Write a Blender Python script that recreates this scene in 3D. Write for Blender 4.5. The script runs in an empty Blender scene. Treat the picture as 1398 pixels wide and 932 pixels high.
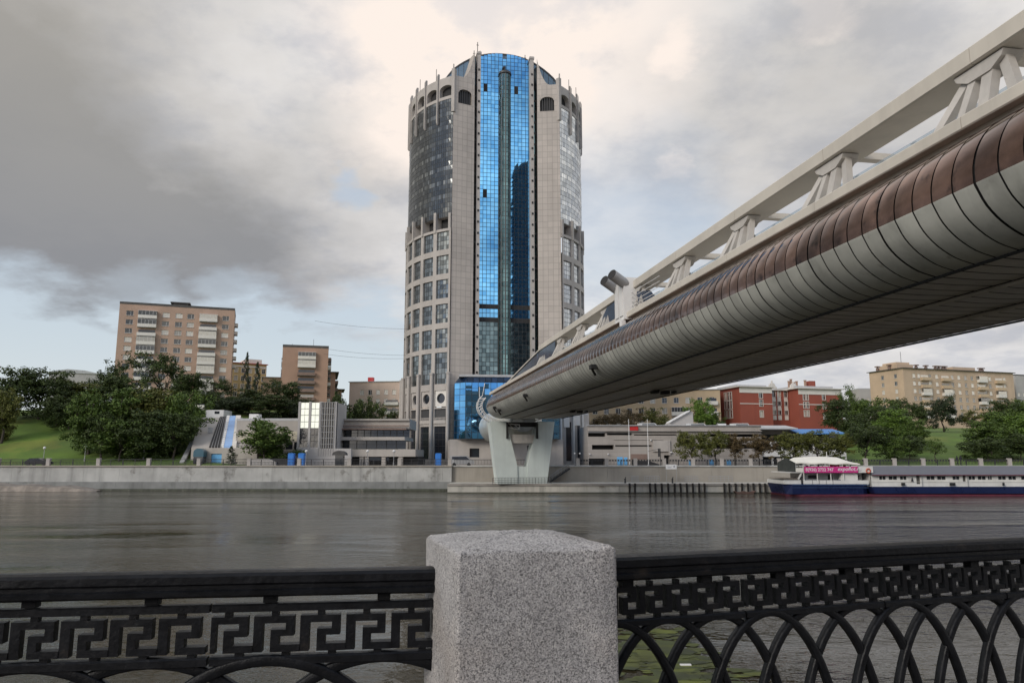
import bpy, bmesh, math, random
import numpy as np
from mathutils import Vector, Matrix
R = math.radians
random.seed(7)
SC = bpy.context.scene
COL = SC.collection
# ---------------------------------------------------------------- camera geometry (photo pixels 1398 x 932)
F, CX, CY, HOR, EYE = 1010.0, 699.0, 466.0, 624.0, 1.6
PIT = math.atan((HOR - CY) / F)
CP, SP = math.cos(PIT), math.sin(PIT)
WATER = -4.06
def ray(px, py):
    u, v = (px - CX) / F, (CY - py) / F
    return Vector((u, CP - v * SP, SP + v * CP))
def at(px, py, Y):
    r = ray(px, py)
    return Vector((0, 0, EYE)) + r * (Y / r.y)
def zat(py, Y): return at(CX, py, Y).z
def xat(px, Y, py=610): return at(px, py, Y).x
# ---------------------------------------------------------------- mesh builder
class MB:
    def __init__(s, off=(0, 0, 0)):
        s.v, s.f, s.m, s.uv, s.off = [], [], [], [], Vector(off)
    def face(s, pts, m=0, uv=None):
        b = len(s.v)
        s.v.extend([Vector(p) - s.off for p in pts]); s.f.append(tuple(range(b, b + len(pts)))); s.m.append(m); s.uv.append(uv)
    def box(s, x0, x1, y0, y1, z0, z1, m=0):
        b = len(s.v)
        for z in (z0, z1):
            for x, y in ((x0, y0), (x1, y0), (x1, y1), (x0, y1)): s.v.append(Vector((x, y, z)) - s.off)
        for q in ((3, 2, 1, 0), (4, 5, 6, 7), (0, 1, 5, 4), (1, 2, 6, 5), (2, 3, 7, 6), (3, 0, 4, 7)):
            s.f.append(tuple(b + i for i in q)); s.m.append(m); s.uv.append(None)
    def bar(s, p, q, w, h=None, m=0, up=(0, 0, 1)):
        """rectangular bar from p to q"""
        h = h or w
        p, q = Vector(p), Vector(q); d = (q - p).normalized(); up = Vector(up)
        if abs(d.dot(up)) > .98: up = Vector((0, 1, 0))
        a = d.cross(up).normalized() * (w / 2); c = a.cross(d).normalized() * (h / 2)
        b = len(s.v)
        for o in (p, q):
            for k in (-a - c, a - c, a + c, -a + c): s.v.append(o + k - s.off)
        for qd in ((3, 2, 1, 0), (4, 5, 6, 7), (0, 1, 5, 4), (1, 2, 6, 5), (2, 3, 7, 6), (3, 0, 4, 7)):
            s.f.append(tuple(b + i for i in qd)); s.m.append(m); s.uv.append(None)
    def tube(s, pts, rad, n=8, m=0, cap=True):
        rings = []
        pts = [Vector(p) for p in pts]
        for i, p in enumerate(pts):
            d = (pts[min(i + 1, len(pts) - 1)] - pts[max(i - 1, 0)]).normalized()
            u = Vector((0, 0, 1)) if abs(d.z) < .9 else Vector((1, 0, 0))
            a = d.cross(u).normalized(); c = a.cross(d)
            r = rad[i] if isinstance(rad, (list, tuple)) else rad
            b = len(s.v); rings.append(b)
            for k in range(n):
                t = 2 * math.pi * k / n
                s.v.append(p + a * (r * math.cos(t)) + c * (r * math.sin(t)) - s.off)
        for a, b in zip(rings, rings[1:]):
            for k in range(n):
                s.f.append((a + k, a + (k + 1) % n, b + (k + 1) % n, b + k)); s.m.append(m); s.uv.append(None)
        if cap:
            for b, rev in ((rings[0], 1), (rings[-1], 0)):
                q = [b + k for k in range(n)]
                s.f.append(tuple(q[::-1] if rev else q)); s.m.append(m); s.uv.append(None)
    def prism(s, poly, axis, a0, a1, m=0):
        """extrude a 2-d polygon: axis 'x' -> poly in (y,z), 'y' -> (x,z), 'z' -> (x,y)"""
        def P(p, a): return (a, p[0], p[1]) if axis == 'x' else (p[0], a, p[1]) if axis == 'y' else (p[0], p[1], a)
        n = len(poly); b = len(s.v)
        for a in (a0, a1):
            for p in poly: s.v.append(Vector(P(p, a)) - s.off)
        s.f.append(tuple(b + i for i in range(n))[::-1]); s.f.append(tuple(b + n + i for i in range(n)))
        s.m += [m, m]; s.uv += [None, None]
        for i in range(n):
            j = (i + 1) % n
            s.f.append((b + i, b + j, b + n + j, b + n + i)); s.m.append(m); s.uv.append(None)
    def mesh(s, name, mats, smooth=False):
        me = bpy.data.meshes.new(name)
        me.from_pydata([tuple(v) for v in s.v], [], s.f)
        for mt in (mats if isinstance(mats, (list, tuple)) else [mats]): me.materials.append(mt)
        me.polygons.foreach_set('material_index', s.m)
        if any(u is not None for u in s.uv):
            L = me.uv_layers.new(name='UVMap').data
            k = 0
            for f, u in zip(s.f, s.uv):
                for i in range(len(f)):
                    L[k].uv = u[i] if u else (s.v[f[i]].x + s.v[f[i]].y, s.v[f[i]].z)
                    k += 1
        if smooth: me.polygons.foreach_set('use_smooth', [True] * len(s.f))
        me.update()
        return me
    def build(s, name, mats, parent=None, loc=(0, 0, 0), rz=0, smooth=False):
        return link(s.mesh(name, mats, smooth), name, parent, loc, rz)
def link(me, name, parent=None, loc=(0, 0, 0), rz=0):
    o = bpy.data.objects.new(name, me); COL.objects.link(o)
    o.parent = parent; o.location = loc; o.rotation_euler = (0, 0, rz)
    return o
def tag(o, label, cat, group=None):
    o['label'] = label; o['category'] = cat
    if group: o['group'] = group
    return o
def thing(name, label, cat, loc=(0, 0, 0), rz=0, group=None):
    return tag(link(None, name, None, loc, rz), label, cat, group)
def struct(o, kind='structure'):
    o['kind'] = kind; return o
def dup(src, loc, rz=None, label=None, scale=None):
    r = src.copy(); COL.objects.link(r); r.location = loc
    if rz is not None: r.rotation_euler = (0, 0, rz)
    if label: r['label'] = label
    if scale is not None: r.scale = scale
    for ch in list(src.children):
        c = ch.copy(); COL.objects.link(c); c.parent = r
        for g in list(ch.children):
            d = g.copy(); COL.objects.link(d); d.parent = c
    return r
def wall_grid(mb, f, u0, u1, z0, z1, ops=(), du=None, reveal=.25, m=0, mr=None):
    """a wall with real openings; f(u, z, depth) -> point"""
    us = {u0, u1}; zs = {z0, z1}
    for a, b, c, d in ops:
        us |= {min(max(a, u0), u1), min(max(b, u0), u1)}; zs |= {min(max(c, z0), z1), min(max(d, z0), z1)}
    us = sorted(us)
    if du:
        full = []
        for a, b in zip(us, us[1:]):
            n = max(1, math.ceil((b - a) / du - 1e-6)); full += [a + (b - a) * i / n for i in range(n)]
        us = full + [us[-1]]
    zs = sorted(zs)
    for a, b in zip(us, us[1:]):
        for c, d in zip(zs, zs[1:]):
            if b - a < 1e-6 or d - c < 1e-6: continue
            um, zm = (a + b) / 2, (c + d) / 2
            if any(o[0] < um < o[1] and o[2] < zm < o[3] for o in ops): continue
            mb.face([f(a, c, 0), f(b, c, 0), f(b, d, 0), f(a, d, 0)], m, [(a, c), (b, c), (b, d), (a, d)])
    mr = m if mr is None else mr
    for a, b, c, d in ops:
        cu = [u for u in us if a - 1e-6 <= u <= b + 1e-6]
        for p, q in zip(cu, cu[1:]):
            for z in (c, d): mb.face([f(p, z, 0), f(q, z, 0), f(q, z, reveal), f(p, z, reveal)], mr, [(p, z), (q, z), (q, z + reveal), (p, z + reveal)])
        for u in (a, b): mb.face([f(u, c, 0), f(u, d, 0), f(u, d, reveal), f(u, c, reveal)], mr, [(u, c), (u, d), (u + reveal, d), (u + reveal, c)])
# ---------------------------------------------------------------- materials
class G:
    """tiny node-graph helper"""
    def __init__(s, nt): s.nt = nt
    def n(s, typ, ins=None, **props):
        nd = s.nt.nodes.new(typ)
        for k, v in props.items(): setattr(nd, k, v)
        for k, v in (ins or {}).items():
            if isinstance(v, bpy.types.NodeSocket): s.nt.links.new(v, nd.inputs[k])
            else: nd.inputs[k].default_value = v
        return nd
    def m(s, op, a, b=0.0, c=None, clamp=False):
        nd = s.n('ShaderNodeMath', operation=op, use_clamp=clamp)
        for i, x in enumerate((a, b) if c is None else (a, b, c)):
            if isinstance(x, bpy.types.NodeSocket): s.nt.links.new(x, nd.inputs[i])
            else: nd.inputs[i].default_value = x
        return nd.outputs[0]
    def vm(s, op, a, b=(0, 0, 0), out=0, scale=None):
        nd = s.n('ShaderNodeVectorMath', operation=op)
        for i, x in enumerate((a, b)):
            if isinstance(x, bpy.types.NodeSocket): s.nt.links.new(x, nd.inputs[i])
            else: nd.inputs[i].default_value = x
        if scale is not None:
            if isinstance(scale, bpy.types.NodeSocket): s.nt.links.new(scale, nd.inputs['Scale'])
            else: nd.inputs['Scale'].default_value = scale
        return nd.outputs[out]
    def mix(s, fac, a, b, blend='MIX'):
        nd = s.n('ShaderNodeMix', data_type='RGBA', blend_type=blend)
        for i, x in ((0, fac), (6, a), (7, b)):
            if isinstance(x, bpy.types.NodeSocket): s.nt.links.new(x, nd.inputs[i])
            else: nd.inputs[i].default_value = (tuple(x) + (1,))[:4] if i > 0 else x
        return nd.outputs[2]
    def ss(s, x, a, b, lo=0.0, hi=1.0):
        nd = s.n('ShaderNodeMapRange', {0: x, 1: a, 2: b, 3: lo, 4: hi}, interpolation_type='SMOOTHSTEP')
        return nd.outputs[0]
    def noise(s, vec, scale, detail=4.0, rough=.55, out='Fac', dim='3D'):
        nd = s.n('ShaderNodeTexNoise', {'Scale': scale, 'Detail': detail, 'Roughness': rough}, noise_dimensions=dim)
        if vec is not None: s.nt.links.new(vec, nd.inputs['Vector'])
        return nd.outputs[out]
def c3(c): return (c[0], c[1], c[2], 1)
def mat(name, col, rough=.8, metal=0.0, var=.12, scale=1.0, bump=0.0, bscale=None, spec=.5, streak=0.0, tiles=None, dirt=None, rnd=None, isl=None, coat=0.0):
    """principled material with weathering: broad noise, vertical streaks, tile joints (in metres of UV), per-object / per-island variation"""
    mt = bpy.data.materials.new(name); mt.use_nodes = True
    nt = mt.node_tree; g = G(nt); bs = nt.nodes['Principled BSDF']
    tc = nt.nodes.new('ShaderNodeTexCoord'); ob = tc.outputs['Object']
    n1 = g.noise(ob, scale, 5, .6)
    k = g.ss(n1, .25, .75, 1 - var, 1 + var)
    if streak:
        sv = g.vm('MULTIPLY', ob, (1.0, 1.0, .06))
        n2 = g.noise(sv, scale * 2.2, 4, .65)
        k = g.m('MULTIPLY', k, g.ss(n2, .45, .8, 1, 1 - streak))
    colr = g.n('ShaderNodeRGB'); colr.outputs[0].default_value = c3(col); cs = colr.outputs[0]
    if rnd:
        oi = nt.nodes.new('ShaderNodeObjectInfo')
        cs = g.mix(g.ss(oi.outputs['Random'], rnd[1], rnd[1] + .15), cs, rnd[0])
    if isl:
        gi = nt.nodes.new('ShaderNodeNewGeometry')
        cs = g.mix(g.m('POWER', gi.outputs['Random Per Island'], isl[1] if len(isl) > 1 else 1.0), cs, isl[0])
    if dirt:
        n3 = g.noise(ob, dirt[1], 6, .6)
        cs = g.mix(g.ss(n3, dirt[2], dirt[2] + .15), cs, dirt[0])
    if tiles:
        w, h, joint, jc, tv = tiles
        uv = tc.outputs['UV']
        br = g.n('ShaderNodeTexBrick', {'Vector': uv, 'Color1': c3((1 - tv,) * 3), 'Color2': c3((1 + tv,) * 3), 'Mortar': c3((jc,) * 3), 'Scale': 1.0,
                                        'Mortar Size': joint, 'Mortar Smooth': .1, 'Brick Width': w, 'Row Height': h}, offset=0.0)
        cs = g.mix(1.0, cs, br.outputs['Color'], 'MULTIPLY')
    kk = g.n('ShaderNodeCombineXYZ', {0: k, 1: k, 2: k})
    cs = g.mix(1.0, cs, kk.outputs[0], 'MULTIPLY')
    nt.links.new(cs, bs.inputs['Base Color'])
    rr = g.ss(n1, .2, .8, max(rough - .08, .01), min(rough + .08, 1)) if rough > .15 else None
    if rr is not None: nt.links.new(rr, bs.inputs['Roughness'])
    else: bs.inputs['Roughness'].default_value = rough
    bs.inputs['Metallic'].default_value = metal
    bs.inputs['Specular IOR Level'].default_value = spec
    if coat: bs.inputs['Coat Weight'].default_value = coat
    if bump:
        nb = g.noise(ob, bscale or scale * 8, 5, .6)
        b = g.n('ShaderNodeBump', {'Strength': 1.0, 'Distance': bump, 'Height': nb})
        nt.links.new(b.outputs[0], bs.inputs['Normal'])
    return mt
M = {}
M['stone'] = mat('tower_stone', (.47, .42, .37), .75, var=.1, scale=.12, streak=.2, tiles=(1.25, 1.5, .05, .66, .06))
M['stone_plain'] = mat('plain_stone', (.43, .395, .36), .75, var=.12, scale=.3, streak=.15)
M['concrete'] = mat('quay_concrete', (.43, .425, .40), .85, var=.2, scale=.25, streak=.45, dirt=((.2, .19, .17), .35, .58), bump=.01, bscale=3)
M['concrete_warm'] = mat('warm_concrete', (.33, .30, .255), .85, var=.14, scale=.2, streak=.22, bump=.008, bscale=3)
M['garage'] = mat('garage_cladding', (.37, .335, .30), .8, var=.1, scale=.15, streak=.15, tiles=(3.0, .9, .03, .8, .03))
M['terrace'] = mat('terrace_cladding', (.42, .385, .345), .8, var=.1, scale=.15, streak=.18)
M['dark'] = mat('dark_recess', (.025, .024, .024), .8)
M['asphalt'] = mat('asphalt', (.055, .055, .055), .9, var=.2, scale=.6)
M['bronze'] = mat('bronze_stone', (.22, .15, .12), .6)
M['white_paint'] = mat('white_paint', (.74, .73, .71), .55, var=.08, scale=.4, streak=.12)
M['iron'] = mat('painted_iron', (.006, .0065, .008), .42, var=.4, scale=14, bump=.004, bscale=38, spec=.2, dirt=((.02, .016, .013), 7, .60))
M['iron_far'] = mat('fence_iron', (.03, .03, .032), .6)
M['beam'] = mat('bridge_beam_paint', (.60, .555, .48), .5, var=.08, scale=.25, streak=.15)
M['beam_strut'] = mat('bridge_strut_paint', (.52, .49, .45), .55, var=.15, scale=.6, streak=.2)
M['panel_grey'] = mat('bridge_grey_panel', (.50, .50, .45), .42, var=.16, scale=.35, streak=.28, isl=((.42, .42, .38),), dirt=((.30, .29, .25), 1.3, .62), spec=.4)
M['panel_under'] = mat('bridge_underside_panel', (.60, .575, .55), .45, var=.2, scale=.4, streak=.2, isl=((.50, .48, .455),), spec=.4)
M['tube_glass'] = mat('bronze_glazing', (.188, .118, .092), .085, metal=.85, var=.5, scale=.5, isl=((.145, .092, .075), 1.2), dirt=((.04, .028, .026), .9, .55))
M['seam'] = mat('seam_rubber', (.012, .012, .012), .7)
M['pier'] = mat('pier_paint', (.60, .66, .63), .5, var=.08, scale=.3, streak=.2)
M['navy'] = mat('navy_hull', (.011, .02, .075), .3, var=.15, scale=.5, streak=.15)
M['boot'] = mat('red_boot_top', (.16, .035, .06), .5, var=.2, scale=.8)
M['boat_white'] = mat('boat_white', (.72, .71, .67), .45, var=.08, scale=.5, streak=.12)
M['boat_roof'] = mat('boat_roof', (.11, .115, .135), .6, var=.12, scale=.5)
M['pink'] = mat('pink_banner', (.58, .03, .22), .6, var=.04)
M['canvas'] = mat('cream_canvas', (.78, .75, .66), .8, var=.06, scale=.5)
M['blue_paint'] = mat('blue_paint', (.03, .2, .62), .45, var=.08)
M['sky_blue_paint'] = mat('pale_blue_paint', (.14, .42, .75), .5, var=.1)
M['pale_blue_roof'] = mat('pale_blue_roof', (.27, .45, .75), .4, var=.12, scale=.5)
M['brick'] = mat('tan_brick', (.46, .315, .235), .85, var=.1, scale=.15, streak=.1)
M['brick_b'] = mat('red_tan_brick', (.40, .255, .185), .85, var=.1, scale=.15, streak=.1)
M['tan'] = mat('tan_render', (.52, .39, .275), .85, var=.1, scale=.12, streak=.14)
M['yellow'] = mat('yellow_render', (.58, .42, .2), .85, var=.1, scale=.12, streak=.12)
M['beige'] = mat('beige_render', (.54, .41, .27), .85, var=.1, scale=.12, streak=.14)
M['pinkish'] = mat('pink_beige_render', (.60, .46, .38), .85, var=.1, scale=.12, streak=.12)
M['greyb'] = mat('grey_render', (.42, .40, .38), .85, var=.1, scale=.12, streak=.1)
M['redbrick'] = mat('red_render', (.31, .08, .052), .85, var=.1, scale=.15, streak=.1)
M['cream'] = mat('cream_trim', (.70, .66, .60), .7, var=.06, scale=.5)
M['roof_dark'] = mat('roof_felt', (.09, .085, .08), .9, var=.2)
M['roof_pale'] = mat('roof_pale_metal', (.45, .45, .45), .6, var=.1)
M['roof_red'] = mat('roof_red_metal', (.42, .07, .05), .6, var=.1)
M['win'] = mat('window_glass', (.03, .035, .04), .08, metal=.0, var=.1, spec=.9, rnd=((.55, .51, .44), .5))
M['win_dark'] = mat('dark_window_glass', (.03, .035, .045), .06, metal=.25, var=.2, scale=.3, spec=.9)
M['win_tower'] = mat('tower_window_glass', (.34, .37, .37), .05, metal=.8, var=.3, scale=.25, isl=((.11, .12, .12), .9))
M['curtain_left'] = mat('dark_reflection_glazing', (.10, .105, .105), .12, metal=.7, var=.15, scale=.3, isl=((.19, .195, .19), 5.0))  # dark reflections on the tower's left glass are painted into this colour
M['curtain_bright_refl'] = mat('bright_reflection_glazing', (.62, .65, .66), .06, metal=.8, var=.15, scale=.3, isl=((.42, .45, .48), 2.0))  # bright sky reflection on the tower's right glass, painted into the colour
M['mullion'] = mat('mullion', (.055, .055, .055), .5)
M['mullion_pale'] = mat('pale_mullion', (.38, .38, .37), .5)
M['blue_glass'] = mat('blue_glazing', (.20, .54, .92), .025, metal=.95, var=.12, scale=.3, isl=((.11, .38, .76), 1.6))
M['green_glass'] = mat('green_glazing', (.16, .27, .29), .05, metal=.85, var=.25, scale=.3, isl=((.08, .15, .17),))
M['mirror_glass'] = mat('silver_glazing', (.40, .45, .46), .04, metal=.9, var=.1, scale=.3)
M['balu'] = None
M['rubber'] = mat('tyre_rubber', (.02, .02, .02), .8)
M['car_white'] = mat('car_white', (.65, .65, .64), .3, var=.05, coat=.5)
M['car_silver'] = mat('car_silver', (.42, .42, .42), .35, metal=.4, var=.05, coat=.5)
M['car_black'] = mat('car_black', (.02, .02, .022), .3, var=.05, coat=.5)
M['car_red'] = mat('car_red', (.5, .03, .03), .35, var=.05, coat=.5)
M['red'] = mat('signal_red', (.55, .04, .04), .5)
M['wood'] = mat('tarred_pile', (.018, .015, .013), .8, var=.4, scale=2)
M['rock'] = mat('rubble_stone', (.25, .215, .18), .9, var=.35, scale=.8, bump=.05, bscale=2)
M['bark'] = mat('bark', (.06, .048, .038), .9, var=.3, scale=3)
M['grey_metal'] = mat('grey_metal', (.35, .35, .35), .5, metal=.3)
M['teal'] = mat('teal_canopy', (.04, .11, .15), .35, var=.1)
M['awning'] = mat('blue_awning', (.06, .22, .52), .6, var=.1)
M['cloth_dark'] = mat('dark_cloth', (.025, .025, .03), .9)
M['skin'] = mat('skin', (.45, .28, .2), .6)
def foliage(name, a, b):
    mt = mat(name, a, .6, var=.25, scale=.35, isl=(b, 1.3), spec=.25)
    bs = mt.node_tree.nodes['Principled BSDF']
    bs.inputs['Subsurface Weight'].default_value = 0
    return mt
FOL = {'dark': foliage('leaf_dark_green', (.030, .047, .014), (.075, .105, .026)),
       'mid': foliage('leaf_mid_green', (.045, .082, .014), (.112, .165, .03)),
       'bright': foliage('leaf_bright_green', (.07, .13, .018), (.155, .24, .038)),
       'olive': foliage('leaf_olive', (.07, .08, .017), (.16, .165, .036)),
       'autumn': foliage('leaf_autumn', (.085, .058, .026), (.17, .12, .05)),
       'conifer': foliage('leaf_conifer', (.022, .036, .016), (.052, .07, .03))}
# ================================================================ ground, water, pavement
def smooth(a, b, x):
    t = min(max((x - a) / (b - a), 0), 1); return t * t * (3 - 2 * t)
def ramp(pts, y):
    if y <= pts[0][0]: return pts[0][1]
    for (a, p), (b, q) in zip(pts, pts[1:]):
        if y <= b: return p + (q - p) * smooth(a, b, y) if False else p + (q - p) * (y - a) / (b - a)
    return pts[-1][1]
def terrain(x, y):
    a = smooth(-50, -60, x) if x < -50 else 0.0
    b = smooth(66, 80, x)
    l = ramp([(143, 0), (150, 1.2), (182, 12), (200, 14), (260, 18), (400, 22)], y)
    r = ramp([(143, 0), (150, .8), (192, 7.6), (280, 12.5), (400, 16)], y)
    c = ramp([(212, 0), (222, 7.5), (300, 14), (400, 18)], y)
    return c * (1 - a) * (1 - b) + l * a + r * b
mb = MB()
xs = [-4000, -1500, -700, -400, -250] + [-200 + 6 * i for i in range(68)] + [260, 400, 700, 1500, 4000]
ys = [130.6, 143, 146] + [150 + 6 * i for i in range(45)] + [500, 800, 1500, 5000]
for i in range(len(xs) - 1):
    for j in range(len(ys) - 1):
        q = [(xs[i], ys[j]), (xs[i + 1], ys[j]), (xs[i + 1], ys[j + 1]), (xs[i], ys[j + 1])]
        mb.face([(x, y, terrain(x, y)) for x, y in q])
def grass_mat(name, c1, c2, c3_):
    m = mat(name, c1, .9, var=.3, scale=.12, dirt=(c2, .09, .5), bump=.03, bscale=6)
    return m
M['ground'] = grass_mat('grass_ground', (.085, .145, .018), (.135, .165, .026), None)
g0 = struct(mb.build('ground', M['ground'], smooth=True))
# embankment road on the far bank
mb = MB()
mb.box(-400, 400, 131.2, 143.5, -.3, .004)
struct(mb.build('road', M['asphalt']))
mb = MB()
mb.box(-50, 66, 143.504, 212, -.3, .006)
struct(mb.build('plaza', mat('plaza_paving', (.22, .21, .2), .85, var=.2, scale=.3)))
# water: dark green-brown with small wind ripples
wm = bpy.data.materials.new('river_water'); wm.use_nodes = True
g = G(wm.node_tree); bs = wm.node_tree.nodes['Principled BSDF']
tc = wm.node_tree.nodes.new('ShaderNodeTexCoord'); ob = tc.outputs['Object']
big = g.noise(g.vm('MULTIPLY', ob, (.035, .06, 1)), 1.0, 3, .5)
col = g.mix(big, (.026, .021, .010), (.036, .030, .016))
wm.node_tree.links.new(col, bs.inputs['Base Color'])
bs.inputs['Roughness'].default_value = .035; bs.inputs['IOR'].default_value = 1.31; bs.inputs['Specular IOR Level'].default_value = .30
h1 = g.noise(g.vm('MULTIPLY', ob, (.55, .95, 1)), 1.0, 3, .55)
h2 = g.noise(g.vm('MULTIPLY', ob, (1.3, 2.2, 1)), 1.0, 4, .6)
h3 = g.noise(g.vm('MULTIPLY', ob, (.10, .16, 1)), 1.0, 2, .5)
calm = g.ss(g.noise(g.vm('MULTIPLY', ob, (.018, .06, 1)), 1.0, 3, .6), .36, .64, .22, 1.6)
hh = g.m('ADD', g.m('MULTIPLY', h1, .085), g.m('ADD', g.m('MULTIPLY', h2, .06), g.m('MULTIPLY', h3, .10)))
hh = g.m('MULTIPLY', hh, calm)
bp = g.n('ShaderNodeBump', {'Strength': 1.0, 'Distance': 1.35, 'Height': hh})
wm.node_tree.links.new(bp.outputs[0], bs.inputs['Normal'])
mb = MB(); mb.face([(-4000, -60, WATER), (4000, -60, WATER), (4000, 131.5, WATER), (-4000, 131.5, WATER)])
struct(mb.build('river', wm))
# near embankment: pavement with a granite kerb course and a wall down to the water
mb = MB()
def near_edge(x):
    return 3.22 + (x * math.tan(R(17)) if x > 0 else x * math.tan(R(7.2)))
pl = [(-300, near_edge(-80)), (-80, near_edge(-80)), (0, near_edge(0)), (30, near_edge(30)), (160, near_edge(45))]
poly = pl + [(160, -3000), (-300, -3000)]
mb.prism([(p[0], p[1]) for p in poly], 'z', -7, 0)
struct(mb.build('pavement', mat('near_paving', (.24, .23, .22), .85, var=.2, scale=.5)))
# algae and water weed near the quay
rng = random.Random(5)
mb = MB()
for k in range(420):
    cx, cy = rng.gauss(4.3, .9), rng.gauss(21.0, 2.4)
    if not (2.0 < cx < 6.6 and 15 < cy < 26): continue
    n = rng.randint(5, 8); r = rng.uniform(.08, .5); st = rng.uniform(.35, .7)
    mb.face([(cx + r * math.cos(6.283 * i / n) * rng.uniform(.7, 1.3), cy + r * st * math.sin(6.283 * i / n) * rng.uniform(.6, 1.3), WATER + .012 + k * .00004) for i in range(n)])
al = mb.build('water_weed', mat('algae', (.095, .11, .012), .5, var=.5, scale=1.2, isl=((.03, .042, .01), .8)))
struct(al, 'stuff')
mb = MB()
q = at(915, 883, 1); 
mb.box(4.62, 4.92, 21.4, 21.52, WATER + .01, WATER + .05)
tag(mb.build('driftwood', M['white_paint']), 'small pale piece of flotsam drifting beside the green water weed', 'flotsam')
# ================================================================ granite post
gm = bpy.data.materials.new('speckled_granite'); gm.use_nodes = True
g = G(gm.node_tree); bs = gm.node_tree.nodes['Principled BSDF']
tc = gm.node_tree.nodes.new('ShaderNodeTexCoord'); ob = tc.outputs['Object']
v1 = g.n('ShaderNodeTexVoronoi', {'Vector': ob, 'Scale': 300.0}); v2 = g.n('ShaderNodeTexVoronoi', {'Vector': ob, 'Scale': 150.0})
sep = g.n('ShaderNodeSeparateColor', {0: v1.outputs['Color']}); sep2 = g.n('ShaderNodeSeparateColor', {0: v2.outputs['Color']})
cr = g.n('ShaderNodeValToRGB', {0: sep.outputs[0]})
e = cr.color_ramp.elements; e[0].position = 0; e[0].color = (.14, .135, .135, 1); e[1].position = 1; e[1].color = (.55, .53, .51, 1)
for p, c in ((.16, (.19, .185, .185, 1)), (.3, (.30, .29, .285, 1)), (.7, (.40, .385, .38, 1))):
    x = cr.color_ramp.elements.new(p); x.color = c
blot = g.ss(g.noise(ob, 2.6, 6, .65), .32, .68, .86, 1.18)
fleck = g.ss(sep2.outputs[1], .88, .93, 1.0, .55)
k = g.m('MULTIPLY', blot, fleck); kk = g.n('ShaderNodeCombineXYZ', {0: k, 1: k, 2: g.m('MULTIPLY', k, 1.0)})
cs = g.mix(1.0, cr.outputs[0], kk.outputs[0], 'MULTIPLY')
warm = g.ss(g.noise(ob, 2.1, 3, .5), .45, .75, 0, .45)
cs = g.mix(warm, cs, g.mix(1.0, cs, (1.12, .98, .84), 'MULTIPLY'))
gm.node_tree.links.new(cs, bs.inputs['Base Color']); bs.inputs['Roughness'].default_value = .8
bh = g.m('ADD', g.m('MULTIPLY', sep.outputs[0], .4), g.noise(ob, 60, 5, .7))
b = g.n('ShaderNodeBump', {'Strength': .8, 'Distance': .004, 'Height': bh})
gm.node_tree.links.new(b.outputs[0], bs.inputs['Normal'])
W2, ZT = .267, 1.308
def rsq(h, r, n=5):
    out = []
    for k, (sx, sy) in enumerate(((1, 1), (-1, 1), (-1, -1), (1, -1))):
        for i in range(n):
            t = math.pi / 2 * (k + i / (n - 1)); out.append((sx * (h - r) + r * math.cos(t), sy * (h - r) + r * math.sin(t)))
    # extra points along the sides
    full = []
    for i in range(len(out)):
        a, c = out[i], out[(i + 1) % len(out)]
        d = math.hypot(a[0] - c[0], a[1] - c[1]); m_ = 8 if d > h * .8 else 1
        full += [(a[0] + (c[0] - a[0]) * j / m_, a[1] + (c[1] - a[1]) * j / m_) for j in range(m_)]
    return full
loops = [(z, W2 + .004, .012) for z in (0, .4, .8, 1.0, 1.15, 1.25, 1.292)]
loops += [(1.300, W2 + .002, .012), (1.305, W2 - .003, .012), (1.308, W2 - .009, .012)]
loops += [(1.309 + .029 * (1 - f * f) ** 1.0, W2 * f * .95, .02 * f) for f in (.86, .7, .5, .3, .1)]
mb = MB(); rg = random.Random(3); rings = []
for z, h, r in loops:
    b0 = len(mb.v); pts = rsq(h, r); rings.append(b0)
    for x, y in pts:
        j = .0022
        mb.v.append(Vector((x + rg.uniform(-j, j), y + rg.uniform(-j, j), z + (rg.uniform(-j, j) * 1.2 if z > .9 else 0))))
n = len(pts)
for a, c in zip(rings, rings[1:]):
    for i in range(n): mb.f.append((a + i, a + (i + 1) % n, c + (i + 1) % n, c + i)); mb.m.append(0); mb.uv.append(None)
mb.f.append(tuple(range(rings[-1], rings[-1] + n))); mb.m.append(0); mb.uv.append(None)
po = mb.build('granite_post', gm, loc=(.0106, 2.72, 0), rz=R(17), smooth=True)
tag(po, 'square speckled grey granite post with rounded top between the two iron railings', 'post')
# ================================================================ cast iron railings
def handrail_mesh(L):
    prof = [(-.045, .012), (-.048, .03), (-.038, .036), (-.038, .052), (-.046, .06), (-.046, .088), (-.036, .1), (-.015, .106), (.015, .106), (.036, .1), (.046, .088), (.046, .06), (.038, .052), (.038, .036), (.048, .03), (.045, .012), (.02, 0), (-.02, 0)]
    mb = MB(); nseg = int(L / .12)
    rr = random.Random(int(L * 10)); rings = []
    for i in range(nseg + 1):
        b = len(mb.v); rings.append(b)
        for y, z in prof: mb.v.append(Vector((L * i / nseg, y + rr.uniform(-.0006, .0006), z + rr.uniform(-.0008, .0008))))
    n = len(prof)
    for a, c in zip(rings, rings[1:]):
        for k in range(n): mb.f.append((a + k, a + (k + 1) % n, c + (k + 1) % n, c + k)); mb.m.append(0); mb.uv.append(None)
    mb.f.append(tuple(range(n))); mb.f.append(tuple(range(rings[-1], rings[-1] + n))); mb.m += [0, 0]; mb.uv += [None, None]
    return mb
PW, UN = .78, 5                     # panel width, meander units per panel
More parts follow.
